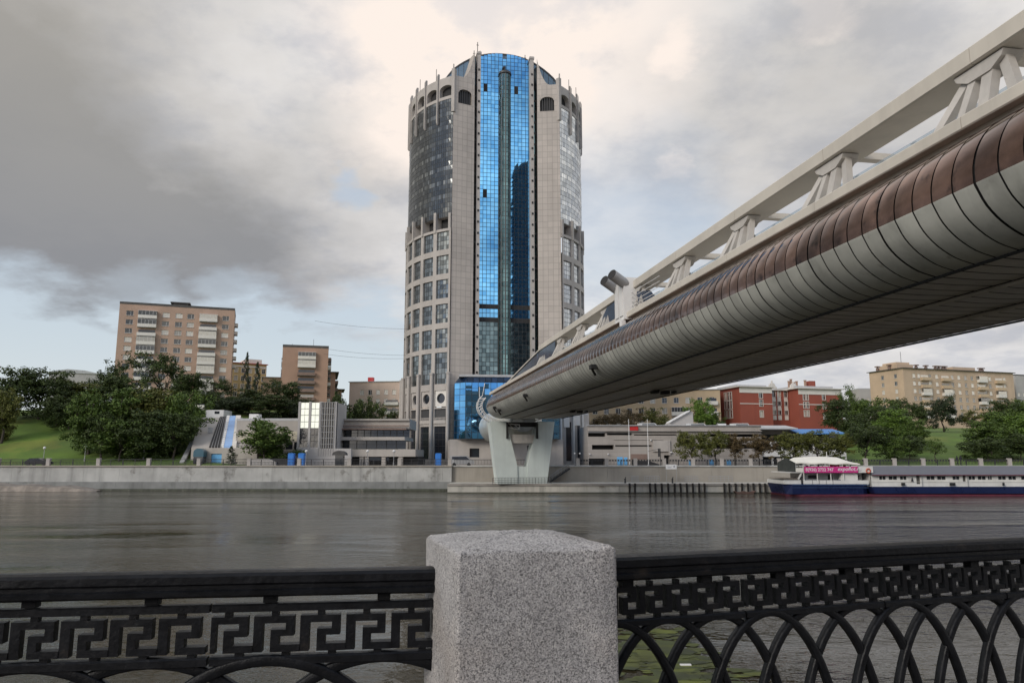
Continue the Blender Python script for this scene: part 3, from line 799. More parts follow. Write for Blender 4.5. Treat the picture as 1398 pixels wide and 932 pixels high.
    for b in range(1 if sg < 0 else 1, 7):
        t = A0 + BAY * b
        q = MB(); q.prism([(-.2, 82.2), (.3, 82.2), (.3, 95.5), (-.12, 95.5), (-.42, 94.8), (-.42, 82.6)], 'x', -.17, .17)
        q.build('finial', M['stone_plain'], tower, ((RT + .1) * sg * math.sin(t), -(RT + .1) * math.cos(t), 0), sg * t)
    q = MB(); q.box(-.42, .42, -.25, .8, 84.6, 95.8); q.box(-.1, .1, -.15, .15, 95.8, 97.0)
    q.build('finial', M['stone_plain'], tower, ((RT + .05) * sg * math.sin(A0), -(RT + .05) * math.cos(A0), 0), sg * A0)
    # flat stone wall beside the recess, with a louvred arch at the top
    xo, yo = RT * math.sin(A0), -RT * math.cos(A0); xi, yi = 7.9, -17.2
    p, q2 = ((-xo, yo), (-xi, yi)) if sg < 0 else ((xi, yi), (xo, yo))
    L = math.hypot(xo - xi, yo - yi); ff = flatf(p, q2)
    m_ = MB(); oa = (1.3 if sg < 0 else L - 4.9); ob_ = oa + 3.6
    wall_grid(m_, ff, 0, L, 0, 94.2, [(oa, ob_, 87.2, 91.0)], reveal=.8)
    for i in range(7):
        u = oa + 3.6 * i / 6 - .09
        m_.face([ff(max(u, oa), 87.2, .3), ff(min(u + .18, ob_), 87.2, .3), ff(min(u + .18, ob_), 91, .3), ff(max(u, oa), 91, .3)], 1)
    m_.face([ff(oa, 87.2, .8), ff(ob_, 87.2, .8), ff(ob_, 91, .8), ff(oa, 91, .8)], 2)
    for k in range(10):                                # arch fillets in the corners of the opening
        a0_, a1_ = k / 10, (k + 1) / 10
        zz = lambda a: 91.0 - 1.2 * (1 - math.sqrt(max(1 - (2 * a - 1) ** 2, 0)))
        m_.face([ff(oa + 3.6 * a0_, zz(a0_), .02), ff(oa + 3.6 * a1_, zz(a1_), .02), ff(oa + 3.6 * a1_, 91.02, .02), ff(oa + 3.6 * a0_, 91.02, .02)])
    # concave shoulder sweeping up to the pillar
    ui, dr = (L, -1) if sg < 0 else (0, 1)
    for k in range(12):
        zt = lambda a: 94.2 + 7.3 * (1 - a) ** 2.2
        b0, b1 = k / 12, (k + 1) / 12
        m_.face([ff(ui + dr * 3.4 * b0, 94.2, .01), ff(ui + dr * 3.4 * b1, 94.2, .01), ff(ui + dr * 3.4 * b1, zt(b1), .01), ff(ui + dr * 3.4 * b0, zt(b0), .01)])
        m_.face([ff(ui + dr * 3.4 * b0, zt(b0), .01), ff(ui + dr * 3.4 * b1, zt(b1), .01), ff(ui + dr * 3.4 * b1, zt(b1), 6), ff(ui + dr * 3.4 * b0, zt(b0), 6)])
    m_.build('stone_wall', [M['stone'], M['mullion'], M['dark']], tower)
    # slender pillar with small round vents
    x0, x1 = (-7.2, -6.3) if sg < 0 else (6.3, 7.2)
    m_ = MB(); m_.box(x0, x1, -16.6, -13, 16, 101.6); m_.box(x0 - .15, x1 + .15, -16.75, -13, 101.6, 102.2)
    for k in range(28):
        z = 21 + 2.82 * k; m_.box((x0 + x1) / 2 - .2, (x0 + x1) / 2 + .2, -16.72, -16.55, z, z + .5, 1)
    m_.build('pillar', [M['stone_plain'], M['dark']], tower)
    m_ = MB(); xa, xb = (-7.9, -7.2) if sg < 0 else (7.2, 7.9)
    m_.box(xa, xb, -15.6, -14, 16, 93.5, 0)
    for k in range(26): m_.box(xa, xb, -15.7, -15.6, 18 + 2.9 * k, 18.5 + 2.9 * k, 1)
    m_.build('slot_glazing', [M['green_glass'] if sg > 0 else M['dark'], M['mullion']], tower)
# central blue glass: separate slightly tilted panes before a dark grid
def archz(x): return 103.3 - (abs(x) / 6.3) ** 2 * 1.5
m_ = MB(); rr = random.Random(11)
for xa, xb, nx in ((-6.3, -1.55, 5), (-1.55, 1.55, 3), (1.55, 6.3, 5)):
    nz = 80
    for i in range(nx):
        for j in range(nz):
            x0, x1 = xa + (xb - xa) * i / nx + .055, xa + (xb - xa) * (i + 1) / nx - .055
            z0, z1 = 17.6 + 85.6 * j / nz + .055, 17.6 + 85.6 * (j + 1) / nz - .055
            xm = (x0 + x1) / 2
            zt = archz(xm) - (1.5 if abs(xm) < 1.0 else 0)
            if abs(xm) < 1.5 and z0 < 94: continue
            if z0 > zt - .2: continue
            z1 = min(z1, zt)
            e = [rr.uniform(-.0009, .0009) for _ in range(4)]
            lowdk = z1 < 34.5
            slot = 34.5 < z1 < 39.5 and j % 3 == 0
            hole = (j in (70, 71) and i == 1 and abs(xa) > 1) or (j in (44, 45) and i == 1 and xa < 0)
            m_.face([(x0, -15 + e[0], z0), (x1, -15 + e[1], z0), (x1, -15 + e[2], z1), (x0, -15 + e[3], z1)], 2 if hole or slot else 1 if lowdk else 0)
M['lower_glass'] = mat('mirrored_dark_glazing', (.13, .19, .22), .05, metal=.85, var=.3, scale=.3, isl=((.05, .08, .10),))  # darkness of a mirrored tall building is painted into the lower panes
m_.build('blue_glazing', [M['blue_glass'], M['lower_glass'], M['dark']], tower)
m_ = MB(); N_ = 24
poly = [(-6.3, 16)] + [(-6.3 + 12.6 * i / N_, archz(-6.3 + 12.6 * i / N_) - .1) for i in range(N_ + 1) if abs(-6.3 + 12.6 * i / N_) > 1.2 or True] + [(6.3, 16)]
poly = [(x, z - (1.35 * math.sqrt(max(1 - (x / 1.25) ** 2, 0)) if abs(x) < 1.25 else 0)) for x, z in poly]
m_.prism(poly, 'y', -14.93, -14.2); m_.build('glazing_grid', M['mullion'], tower)
m_ = MB(); nside = 8; rcol = 1.55
for k in range(nside):
    t0, t1 = 2 * math.pi * (k + .5) / nside, 2 * math.pi * (k + 1.5) / nside
    if math.cos((t0 + t1) / 2 - math.pi * 1.5) < -.2: continue
    for j in range(72):
        z0, z1 = 18 + 79 * j / 72 + .06, 18 + 79 * (j + 1) / 72 - .06
        P_ = lambda t, o: Vector((rcol * math.cos(t), -15.3 + rcol * math.sin(t), 0))
        a, b = P_(t0, 0), P_(t1, 0); d = (b - a); a2, b2 = a + d * .05, b - d * .05
        e = rr.uniform(-.012, .012)
        m_.face([(a2.x + e, a2.y, z0), (b2.x + e, b2.y, z0), (b2.x - e, b2.y, z1), (a2.x - e, a2.y, z1)])
col_ = m_.build('lift_shaft', M['green_glass'], tower)
m_ = MB(); m_.tube([(0, -15.3, 17), (0, -15.3, 97.2)], 1.49, 8); m_.tube([(0, -15.3, 97.2), (0, -15.3, 97.8), (0, -15.3, 98.3)], [1.7, 1.6, .7], 16); m_.build('shaft_frame', M['mullion'], col_)
m_ = MB(); m_.tube([(0, -15.3, 98.3), (0, -15.3, 99.6)], .25, 8); m_.box(-.6, .1, -15.5, -15.1, 98.9, 99.5); m_.build('shaft_cap', M['dark'], col_)
# vaulted roof behind the crown
m_ = MB(); n = 24
vz = lambda x: 103.6 - (abs(x) / 13.5) ** 2.3 * 5.9 if abs(x) < 13.6 else 97.6 - (abs(x) - 13.5) * 1.6
for i in range(n):
    xa, xb = -15.5 + 31 * i / n, -15.5 + 31 * (i + 1) / n
    m_.face([(xa, -14.0, vz(xa)), (xb, -14.0, vz(xb)), (xb, 16, vz(xb)), (xa, 16, vz(xa))], 0)
    m_.face([(xa, -14.0, 92), (xb, -14.0, 92), (xb, -14.0, vz(xb)), (xa, -14.0, vz(xa))], 0)
    m_.face([(xa, 16, 92), (xb, 16, 92), (xb, 16, vz(xb)), (xa, 16, vz(xa))], 0)
    m_.bar((xa, -14.05, 92.5), (xa, -14.05, vz(xa)), .09, m=1); m_.bar((xa, -14.0, vz(xa)), (xb, -14.0, vz(xb)), .35, m=1)
for z in (94, 96, 98, 100): m_.bar((-13, -14.05, z), (13, -14.05, z), .07, m=1) if z < 97 else m_.bar((-8, -14.05, z), (8, -14.05, z), .07, m=1)
m_.build('vault_roof', [mat('vault_glazing', (.16, .22, .27), .12, metal=.8, var=.15, scale=.2), M['mullion']], tower)
m_ = MB(); m_.tube([(0, 1, 0), (0, 1, 93.5)], 13.5, 40); m_.box(-17, 17, -12, 15, 93.2, 93.6)
m_.build('core', M['stone_plain'], tower)
m_ = MB(); m_.box(-7.2, 7.2, -15.4, -13, 0, 17.4); m_.build('podium', M['stone_plain'], tower)
for x, y, z0, z1 in ((-6.9, -14.5, 102, 106), (-7.6, -13, 101, 104.5), (-6.2, -14, 102.2, 104), (5.5, -14, 101, 104), (9.6, -13, 98, 100.6)):
    q = MB(); q.tube([(x, y, z0), (x, y, z1)], .09, 5); q.bar((x - .3, y, z1 - .8), (x + .3, y, z1 - .8), .1); q.build('antenna', M['dark'], tower)
for sg, t in ((-1, 1.15), (-1, .85), (1, .8), (1, 1.0)):
    q = MB(); q.tube([(RT * sg * math.sin(t), -RT * math.cos(t), 94), (RT * sg * math.sin(t), -RT * math.cos(t), 97.2)], .07, 5); q.build('antenna', M['dark'], tower)
# ---------------------------------------------------------------- blue glass lobby in front of the tower
lob = thing('glass_lobby', 'blue mirrored glass lobby jutting out between the tower foot and the bridge end', 'glass lobby', (at(620, 600, 150).x, 150, 0), R(6))
LW, LD, Z0, Z1 = 21.5, 17.0, 5.3, 18.0
def grid_face(m_, P, nu, nz, mi=0, tilt=.004):
    for i in range(nu):
        for j in range(nz):
            u0, u1, v0, v1 = i / nu, (i + 1) / nu, j / nz, (j + 1) / nz
            gu, gv = .055 / 1.4, .05 / 1.3
            gu, gv = .06 / nu * 1.0, .05 / nz
            e = rr.uniform(-tilt, tilt); e2 = rr.uniform(-tilt, tilt)
            m_.face([P(u0 + gu * .6, v0 + gv * .6, e), P(u1 - gu * .6, v0 + gv * .6, e2), P(u1 - gu * .6, v1 - gv * .6, -e), P(u0 + gu * .6, v1 - gv * .6, -e2)], mi)
m_ = MB(); ch = 2.2
grid_face(m_, lambda u, v, e: (ch + u * (LW - ch), e, Z0 + v * (Z1 - 1.3 - Z0)), 15, 9)
grid_face(m_, lambda u, v, e: (u * ch, ch * (1 - u) + e, Z0 + v * (Z1 - 1.3 - Z0)), 2, 9)
grid_face(m_, lambda u, v, e: (e, LD - u * (LD - ch), Z0 + v * (Z1 - 1.3 - Z0)), 10, 9)
grid_face(m_, lambda u, v, e: (LW + e, u * LD, Z0 + v * (Z1 - 1.3 - Z0)), 12, 9)
grid_face(m_, lambda u, v, e: (ch + .3 + u * (LW - ch - .3), v * 1.3 + e, Z1 - 1.3 + v * 1.3), 15, 1, 1)
grid_face(m_, lambda u, v, e: (u * (ch + .3) + v * .9 * (1 - u), ch * (1 - u) + v * 1.3, Z1 - 1.3 + v * 1.3), 2, 1, 1)
m_.build('mirror_glazing', [M['blue_glass'], M['screen_glass']], lob)
m_ = MB(); m_.prism([(.06, ch), (ch, .06), (LW - .06, .06), (LW - .06, LD), (.06, LD)], 'z', Z0 - .1, Z1 - 1.3)
m_.prism([(ch + .4, 1.36), (LW - .1, 1.36), (LW - .1, LD), (1.0, LD), (1.0, ch + 1.0)], 'z', Z1 - 1.3, Z1 - .02); m_.build('frame', M['mullion'], lob)
m_ = MB(); m_.box(.9, LW, 1.15, LD, Z1 - .02, Z1 + .45); m_.build('roof', M['roof_pale'], lob)
m_ = MB(); wall_grid(m_, lambda u, z, d: (u, 1.6 + d, z), -1.0, LW + 1, 0, Z0 - .1, [(3.2, 5.2, 1.6, 3.4), (9.6, 11.2, 1.1, 4.2), (15, 16.6, 1.1, 4.0)], reveal=.4)
m_.box(-1, LW + 1, 2.02, 2.1, 0, 5.1, 1); m_.box(-1.0, -.9, 1.6, 18, 0, 5.1); m_.box(LW + .9, LW + 1, 1.6, 18, 0, 5.1)
m_.build('base_wall', [M['stone_plain'], M['win_dark']], lob)
# ================================================================ far embankment: wall, quay, fence
mb = MB()
xq = at(614, 660, 126).x                          # where the low quay begins
def wall_run(mb, x0, x1, y, zt, zb, m=0, step=6.2):
    x = x0
    while x < x1 - .01:
        e = min(x + step, x1); mb.box(x + .012, e - .012, y, y + 1.2, zb, zt, m); x = e
wall_run(mb, -260, xq, 129.7, -.02, -3.2); wall_run(mb, -260, xq, 129.2, -2.55, -5, 1, 12)
mb.box(-260, xq, 129.5, 130.6, -.02, .22, 2)
wall_run(mb, -260, xq, 129.17, -3.72, -5, 3, 7.3)
M['lowband'] = mat('wet_concrete', (.23, .235, .225), .75, var=.2, scale=.4, streak=.3, dirt=((.13, .135, .12), .6, .6))
M['tide'] = mat('tide_line', (.06, .065, .045), .6, var=.5, scale=1.2, dirt=((.14, .14, .11), 1.1, .55))
wl = mb.build('embankment_wall', [M['concrete'], M['lowband'], M['concrete_warm'], M['tide']])
tag(wl, 'pale grey concrete river wall left of the bridge pier with a darker foot', 'river wall')
mb = MB(); wall_run(mb, xq, 260, 130.4, -.02, -4, 0, 9); mb.box(xq, 260, 130.2, 131.2, -.02, .2, 1)
tag(mb.build('embankment_wall', [M['concrete_warm'], M['concrete']]), 'tan concrete river wall standing behind the low quay and the moored boat', 'river wall')
mb = MB()
x = xq
while x < 200:
    e = min(x + 7.5, 200); mb.box(x + .015, e - .015, 121.6, 130.4, -5, -2.63); x = e
mb.box(xq, 200, 121.45, 122.2, -2.93, -2.60, 1); wall_run(mb, xq + .01, 200, 121.57, -3.94, -5, 2, 5.3)
M['quayface'] = mat('stained_quay', (.47, .45, .40), .8, var=.16, scale=.3, streak=.45, dirt=((.3, .27, .22), .5, .58))
M['quaytop'] = mat('quay_top', (.27, .25, .225), .9, var=.25, scale=.4)
tag(mb.build('quay', [M['quayface'], M['quaytop'], M['tide']]), 'low stained concrete quay at the water line under the bridge pier', 'quay')
# rubble ledge on the left
rr = random.Random(2); mb = MB()
xl0, xl1 = -150.0, at(128, 667, 127).x
n = 60
top = [(xl0 + (xl1 - xl0) * i / n) for i in range(n + 1)]
def lz(i): return -2.95 + .22 * math.sin(i * .9) * math.sin(i * .37) + rr.uniform(-.12, .12) - (1.0 * ((i - 52) / 8) ** 2 if i > 52 else 0)
hz = [lz(i) for i in range(n + 1)]
for i in range(n):
    a, b = top[i], top[i + 1]
    mb.face([(a, 126.4, -4.4), (b, 126.4, -4.4), (b, 127.2, hz[i + 1] - .25), (a, 127.2, hz[i] - .25)])
    mb.face([(a, 127.2, hz[i] - .25), (b, 127.2, hz[i + 1] - .25), (b, 129.3, hz[i + 1]), (a, 129.3, hz[i])], 1)
mb.face([(xl1, 126.4, -4.4), (xl1, 129.3, -4.4), (xl1, 129.3, hz[-1])])
M['rock_top'] = mat('rubble_top', (.215, .19, .165), .9, var=.35, scale=.6)
struct(mb.build('rubble_ledge', [M['rock'], M['rock_top']]))
# fence of stone pillars and iron panels on top of the wall
pb = MB(); pb.box(-.3, .3, -.3, .3, 0, 1.12); pb.prism([(-.33, 1.12), (.33, 1.12), (.25, 1.24), (-.25, 1.24)], 'y', -.33, .33)
pil = pb.mesh('pillar', M['stone_plain'])
rb = MB()
for z, h in ((.95, .09), (.72, .045), (.15, .05)): rb.box(.3, 4.72, -.035, .035, z, z + h)
for k in range(18): rb.box(.42 + k * .245, .42 + k * .245 + .055, -.022, .022, .2, .72)
for k in range(9): rb.box(.5 + k * .49, .5 + k * .49 + .24, -.02, .02, .77, .95)
rb.box(2.46, 2.56, -.05, .05, 0, 1.0)
panel = rb.mesh('railing_panel', M['iron_far'])
def fence(label, x0, n, y):
    t = thing('embankment_fence', label, 'fence', (x0, y, .2))
    for i in range(n + 1):
        link(pil, 'pillar', t, (5.02 * i, 0, 0))
        if i < n: link(panel, 'railing_panel', t, (5.02 * i, 0, 0))
x1 = at(1260, 625, 130.7).x
nright = int((x1 - at(760, 625, 130.7).x) / 5.02)
rb = MB()
for z, h in ((.98, .1), (.62, .05), (.12, .05)): rb.box(.3, 8.4, -.035, .035, z, z + h)
for k in range(33): rb.box(.42 + k * .243, .42 + k * .243 + .05, -.022, .022, .17, .62)
for k in range(4): rb.box(2.1 + k * 2.1 - .05, 2.1 + k * 2.1 + .05, -.05, .05, 0, 1.08)
panel_long = rb.mesh('railing_panel', M['iron_far'])
def fence_left(label, x0, n, y):
    t = thing('embankment_fence', label, 'fence', (x0, y, .2))
    for i in range(n + 1):
        link(pil, 'pillar', t, (8.7 * i, 0, 0))
        if i < n: link(panel_long, 'railing_panel', t, (8.7 * i, 0, 0))
fence_left('dark iron fence with widely spaced pale pillars on the left river wall', xq - 8.7 * 13 - .4, 13, 130.1)
fence('iron fence with closely spaced pale pillars behind the quay and boat', x1 - 5.02 * nright, nright + 9, 130.8)
sh = MB(); sh.box(0, 13, -.035, .035, .95, 1.04); sh.box(0, 13, -.03, .03, .15, .2)
for k in range(50): sh.box(.1 + k * .26, .155 + k * .26, -.02, .02, .2, .95)
tag(sh.build('guard_railing', M['iron_far'], loc=(xq + .3, 130.8, .2)), 'plain dark railing between the lobby and the bridge pier', 'railing')
# stairs from the road to the quay beside the pier
st = MB(); xa = at(750, 650, 129).x; xb = at(778, 650, 129).x
for k in range(14):
    f0, f1 = k / 14, (k + 1) / 14
    st.box(xa + (xb - xa) * (1 - f1), xa + (xb - xa) * (1 - f0), 128.4, 130.35, -2.63, -2.6 + (k + 1) * .17 * (0 if False else 1) * .95 - .05)
ss_ = thing('quay_stairs', 'dark iron stair running down the wall right of the bridge pier', 'stairs', (0, 0, 0))
st2 = MB()
for k in range(14):
    x = xb - (xb - xa) * k / 14; z = -2.6 + (14 - k) * .17
    st2.box(x - .28, x + .02, 128.5, 130.3, z - .17, z)
st2.bar((xb, 128.45, -.3), (xa, 128.45, -2.6), .2, .25)
st2.build('flight', M['iron_far'], ss_)
hr = MB(); hr.tube([(xb, 128.5, .75), (xa, 128.5, -1.6)], .05, 5); hr.tube([(xb, 128.5, .35), (xa, 128.5, -2.0)], .03, 5)
for k in range(8): x = xa + (xb - xa) * k / 7; hr.tube([(x, 128.5, -2.6 + 2.3 * k / 7), (x, 128.5, -1.6 + 2.35 * k / 7)], .03, 4)
hr.build('handrail', M['grey_metal'], ss_)
# mooring piles
mp = MB(); mp.tube([(0, 0, -2.5), (0, 0, 1.55)], .165, 10)
pm = mp.mesh('mooring_pile', M['wood'])
px_ = [859.5, 866.8, 887.5, 895, 903.8, 912.5, 921, 929.5, 938, 946.3, 954.5, 962, 989, 996, 1004.5, 1013, 1021.5, 1029, 1037.5, 1045]
for i, p in enumerate(px_):
    kind = 'black timber mooring pile, one of the %s before the pale quay' % ('pair nearest the bridge pier' if i < 2 else 'long middle row' if i < 12 else 'group nearest the boat')
    o = link(pm, 'mooring_pile', None, (at(p, 668, 121.1).x, 121.1, WATER)); o.rotation_euler = (random.uniform(-.02, .02), random.uniform(-.03, .03), 0)
    tag(o, kind, 'mooring pile', ('mooring pile pair', 'mooring pile row', 'mooring pile group')[0 if i < 2 else 1 if i < 12 else 2])
# white notice board on two legs, on the quay
nb = thing('notice_board', 'white notice board on two thin legs standing on the quay', 'notice board', (at(909, 640, 127).x, 127, -2.63))
b_ = MB(); b_.box(0, 1.85, -.03, .03, 2.25, 3.05); bb = b_.build('board', M['white_paint'], nb)
b_ = MB(); b_.box(.3, .95, -.036, -.031, 2.58, 2.64); b_.box(.3, .8, -.036, -.031, 2.46, 2.52); b_.box(1.3, 1.55, -.036, -.031, 2.55, 2.85); b_.build('printed_mark', mat('print_grey', (.3, .3, .34), .8), bb)
for x in (.06, 1.79): b_ = MB(); b_.tube([(x, 0, 0), (x, 0, 2.3)], .035, 6); b_.build('leg', M['grey_metal'], nb)
# bollards
bo = MB(); bo.tube([(0, 0, 0), (0, 0, .5), (0, 0, .7)], [.16, .13, .2], 10); bo.bar((0, 0, .7), (.12, 0, 1.0), .12)
bm = bo.mesh('bollard', M['iron_far'])
for px, lab in ((853.5, 'dark iron bollard on the quay left of the notice board'), (918, 'dark iron bollard on the quay under the notice board')):
    tag(link(bm, 'bollard', None, (at(px, 655, 124).x, 124, -2.6)), lab, 'bollard', 'quay bollards')
# low clutter along the quay foot: pipes and grating
for px0, px1, lab in ((862, 872, 'short low grey barrier frame on the quay near the mooring pile pair'), (880, 900, 'grey barrier frame on the quay behind the middle piles'), (935, 953, 'grey barrier frame on the quay right of the notice board'), (968, 1000, 'long low grey barrier frame on the quay near the boat')):
    xa_, xb_ = at(px0, 655, 128).x, at(px1, 655, 128).x
    q = MB()
    for z in (.35, .7, 1.05): q.tube([(0, 0, z), (xb_ - xa_, 0, z)], .03, 4)
    for k in range(7): q.tube([((xb_ - xa_) * k / 6, 0, 0), ((xb_ - xa_) * k / 6, 0, 1.05)], .03, 4)
    tag(q.build('crowd_barrier', M['grey_metal'], loc=(xa_, 128, -2.63)), lab, 'barrier frame')
q = MB(); q.prism([(-1.7, .45), (-1.3, 0), (1.2, 0), (1.75, .5), (1.55, .5), (1.1, .3), (-1.2, .3), (-1.5, .45)], 'y', -.55, .55); q.box(-.3, .1, -.5, .5, .3, .42)
tag(q.build('rowing_boat', mat('rust_brown', (.12, .07, .055), .7), loc=(at(1016, 669, 119.8).x, 119.8, WATER - .05)), 'small brown rowing boat tied between the piles near the big boat', 'rowing boat')
# ================================================================ moored river boat
BX, BY = at(1047, 668, 112).x, 112.0
boat = thing('moored_riverboat', 'long moored river boat with navy hull, white cabin and cream canopy on the upper deck', 'boat', (BX, BY, WATER))
bx = lambda px: at(px, 650, BY).x - BX
bz = lambda py: zat(py, BY) - WATER
def hull(x0, x1, zt, zb, m, name, bow=2.5, yb=8.0):
    q = MB()
    for (a, b, c, d) in ((zb, zt, 0, .15),):
        top = [(x0, .7 + d), (x0 + bow, 0), (x1 - 1, 0), (x1, 1), (x1, yb - 1), (x1 - 1, yb), (x0 + bow, yb), (x0, yb - .7)]
        bot = [(x + (.5 if x < x0 + 1 else 0), y + (.12 if y < 1 else -.12 if y > yb - 1 else 0)) for x, y in top]
        n = len(top)
        for i in range(n):
            j = (i + 1) % n
            q.face([(bot[i][0], bot[i][1], a), (bot[j][0], bot[j][1], a), (top[j][0], top[j][1], b), (top[i][0], top[i][1], b)])
        q.face([(x, y, b) for x, y in top]); q.face([(x, y, a) for x, y in bot][::-1])
    return q.build(name, m, boat)
XE = bx(1500); XS = bx(1187)
hull(bx(1070), XS, bz(660.5), .25, M['navy'], 'hull', bow=1.2)
hull(XS + .02, XE, bz(664.0), .35, M['navy'], 'hull', bow=.2)
hull(bx(1070) + .3, XE - .3, .22, -.6, M['boot'], 'boot_stripe', bow=2.6, yb=7.9)
q = MB(); q.box(bx(1070) + 1.2, XS - .3, -.09, -.02, bz(665.6), bz(665.0)); q.box(bx(1070) + 1.2, XS - .2, -.12, 0, bz(662), bz(661.2)); q.build('rubbing_strake', mat('navy_light', (.05, .10, .22), .4), boat)
# bulwark of the fore part
q = MB(); q.box(bx(1071), bx(1094), .25, .4, bz(660.5), bz(655.5)); q.box(bx(1070.6), bx(1071), .4, 7.5, bz(660.5), bz(655.5)); q.box(bx(1097), bx(1186), .12, .24, bz(660.5), bz(655.3))
for px in (1109, 1118.5, 1128, 1137): q.box(bx(px) - .04, bx(px) + .04, .08, .13, bz(660.5), bz(655.3), 1)
q.box(bx(1071), bx(1094), .2, .45, bz(655.5), bz(655)); q.box(bx(1071), bx(1186), 7.6, 7.75, bz(660.5), bz(655.3))
q.build('bulwark', [M['boat_white'], M['grey_metal']], boat)
q = MB(); q.box(bx(1073), bx(1092), .5, 7.4, bz(653.8), bz(653.0)); q.build('fore_deck', M['rock'], boat)
# lower saloon set back
q = MB(); wall_grid(q, lambda u, z, d: (bx(1100) + u, 2.2 + d, z), 0, bx(1186) - bx(1100), bz(660), bz(645.2), [(1.2, 2.6, bz(653.5), bz(648.5)), (4.2, 4.9, bz(655), bz(648)), (6.5, 7.3, bz(652), bz(649)), (8.6, 9.0, bz(652), bz(649))], reveal=.2)
q.box(bx(1100), bx(1186), 2.42, 6.2, bz(660), bz(645.2), 1); q.build('saloon', [M['boat_white'], M['win_dark']], boat)
q = MB(); q.prism([(bx(1152), bz(645)), (bx(1173), bz(645)), (bx(1173), bz(656)), (bx(1149), bz(656))], 'y', .5, 1.3); q.build('stair_housing', M['boat_white'], boat)
q = MB(); q.box(bx(1144), bx(1149), .35, .6, bz(660), bz(654.5)); q.build('locker', M['navy'], boat)
q = MB(); q.box(bx(1077), bx(1192), .15, 7.6, bz(645.2), bz(644.3)); q.build('upper_deck', M['boat_white'], boat)
for px in (1098.5, 1117, 1135.5, 1153):
    q = MB(); q.tube([(bx(px), .3, bz(660)), (bx(px), .3, bz(645))], .07, 6); q.build('deck_post', M['boat_white'], boat)
q = MB(); q.bar((bx(1091), .4, bz(654)), (bx(1096), .4, bz(645)), .2); q.build('deck_post', M['boat_white'], boat)
q = MB(); q.box(bx(1090), bx(1098), .7, 1.2, bz(660), bz(650)); q.build('cabinet', M['roof_dark'], boat)
# upper deck: canopy on posts, dark mesh screen, banner
q = MB(); n = 16
ys_ = [.1, 7.6]
def cz_(px): 
    t = (px - 1083) / (1174 - 1083); return bz(631.5) + 0.0
for i in range(n):
    a, b = i / n, (i + 1) / n
    xa_, xb_ = bx(1087) + (bx(1175.5) - bx(1087)) * a, bx(1087) + (bx(1175.5) - bx(1087)) * b
    sag = lambda t: bz(631.3) + 0.06 * math.sin(t * 18) - .12 * t
    rid = lambda t: bz(624.3) + .25 * math.sin(math.pi * t) - .1 - (1.0 * (t - .82) / .18 if t > .82 else 0) * .5 - (.6 * (.1 - t) / .1 if t < .1 else 0)
    P = [(xa_, .0, sag(a)), (xb_, 0, sag(b)), (xb_, 3.8, rid(b)), (xa_, 3.8, rid(a))]
    q.face(P); q.face([(xa_, 3.8, rid(a)), (xb_, 3.8, rid(b)), (xb_, 7.6, sag(b)), (xa_, 7.6, sag(a))])
    q.face([(xa_, 0, sag(a)), (xb_, 0, sag(b)), (xb_, .0, sag(b) - .16), (xa_, .0, sag(a) - .16)])
q.build('canopy', M['canvas'], boat, smooth=False)
for px in (1087.5, 1098, 1117, 1134, 1152, 1161, 1172):
    for y in (.22, 7.4):
        q = MB(); q.tube([(bx(px), y, bz(644.5)), (bx(px), y, bz(631.5))], .06, 6); q.build('canopy_post', M['boat_white'], boat)
q = MB(); q.box(bx(1087) - .06, bx(1087), .1, 7.5, bz(643.8), bz(631.4)); q.prism([(.1, bz(631.4)), (3.8, bz(624.8)), (7.5, bz(631.4))], 'x', bx(1087) - .06, bx(1087)); q.build('mesh_screen', mat('dark_mesh', (.035, .04, .036), .7, var=.5, scale=1.5), boat)
q = MB(); q.box(bx(1087.5), bx(1098), .12, .18, bz(643.8), bz(638.5)); q.build('side_panel', M['canvas'], boat)
q = MB(); q.box(bx(1098.7), bx(1172), .02, .07, bz(645.0), bz(636.6)); q.prism([(bx(1098.7), bz(645)), (bx(1172), bz(645)), (bx(1172), bz(643.6)), (bx(1150), bz(644.2)), (bx(1098.7), bz(644.9))], 'y', .015, .02); ban = q.build('banner', M['pink'], boat)
def text(body, x, z, h, parent, m, shear=0.0, y=.012):
    c = bpy.data.curves.new('lettering', 'FONT'); c.body = body; c.size = h; c.extrude = .004; c.shear = shear; c.offset = .012
    o = bpy.data.objects.new('lettering', c); me = bpy.data.meshes.new_from_object(o); bpy.data.objects.remove(o); bpy.data.curves.remove(c)
    me.materials.clear(); me.materials.append(m)
    r_ = link(me, 'lettering', parent, (x, y, z)); r_.rotation_euler = (math.pi / 2, 0, 0); return r_
lw = mat('banner_lettering', (.78, .70, .74), .6)
text('8(926) 2722 747', bx(1100.5), bz(642.6), .62, ban, lw)
text('expoflot.ru', bx(1144), bz(642.2), .78, ban, lw, .25)
q = MB()
for px in (1106, 1121, 1140, 1145, 1158, 1165): q.box(bx(px), bx(px) + .55, 1.4, 1.8, bz(644.4), bz(637.5)); q.box(bx(px) + .1, bx(px) + .4, 1.45, 1.75, bz(637.5), bz(635.2))
q.build('deck_chair_row', M['cloth_dark'], boat)
q = MB(); q.box(bx(1136), bx(1151), 1.0, 1.06, bz(636.4), bz(632)); q.build('red_curtain', M['red'], boat)
q = MB(); q.box(bx(1173.5), bx(1193), .12, 7.4, bz(645), bz(636.8)); q.box(bx(1173.5), bx(1193.2), .1, .5, bz(636.8), bz(636.2)); q.build('deck_locker', M['boat_white'], boat)
q = MB(); q.tube([(bx(1142), 3, bz(626)), (bx(1142), 3, bz(616))], .05, 5); q.build('mast', M['boat_white'], boat)
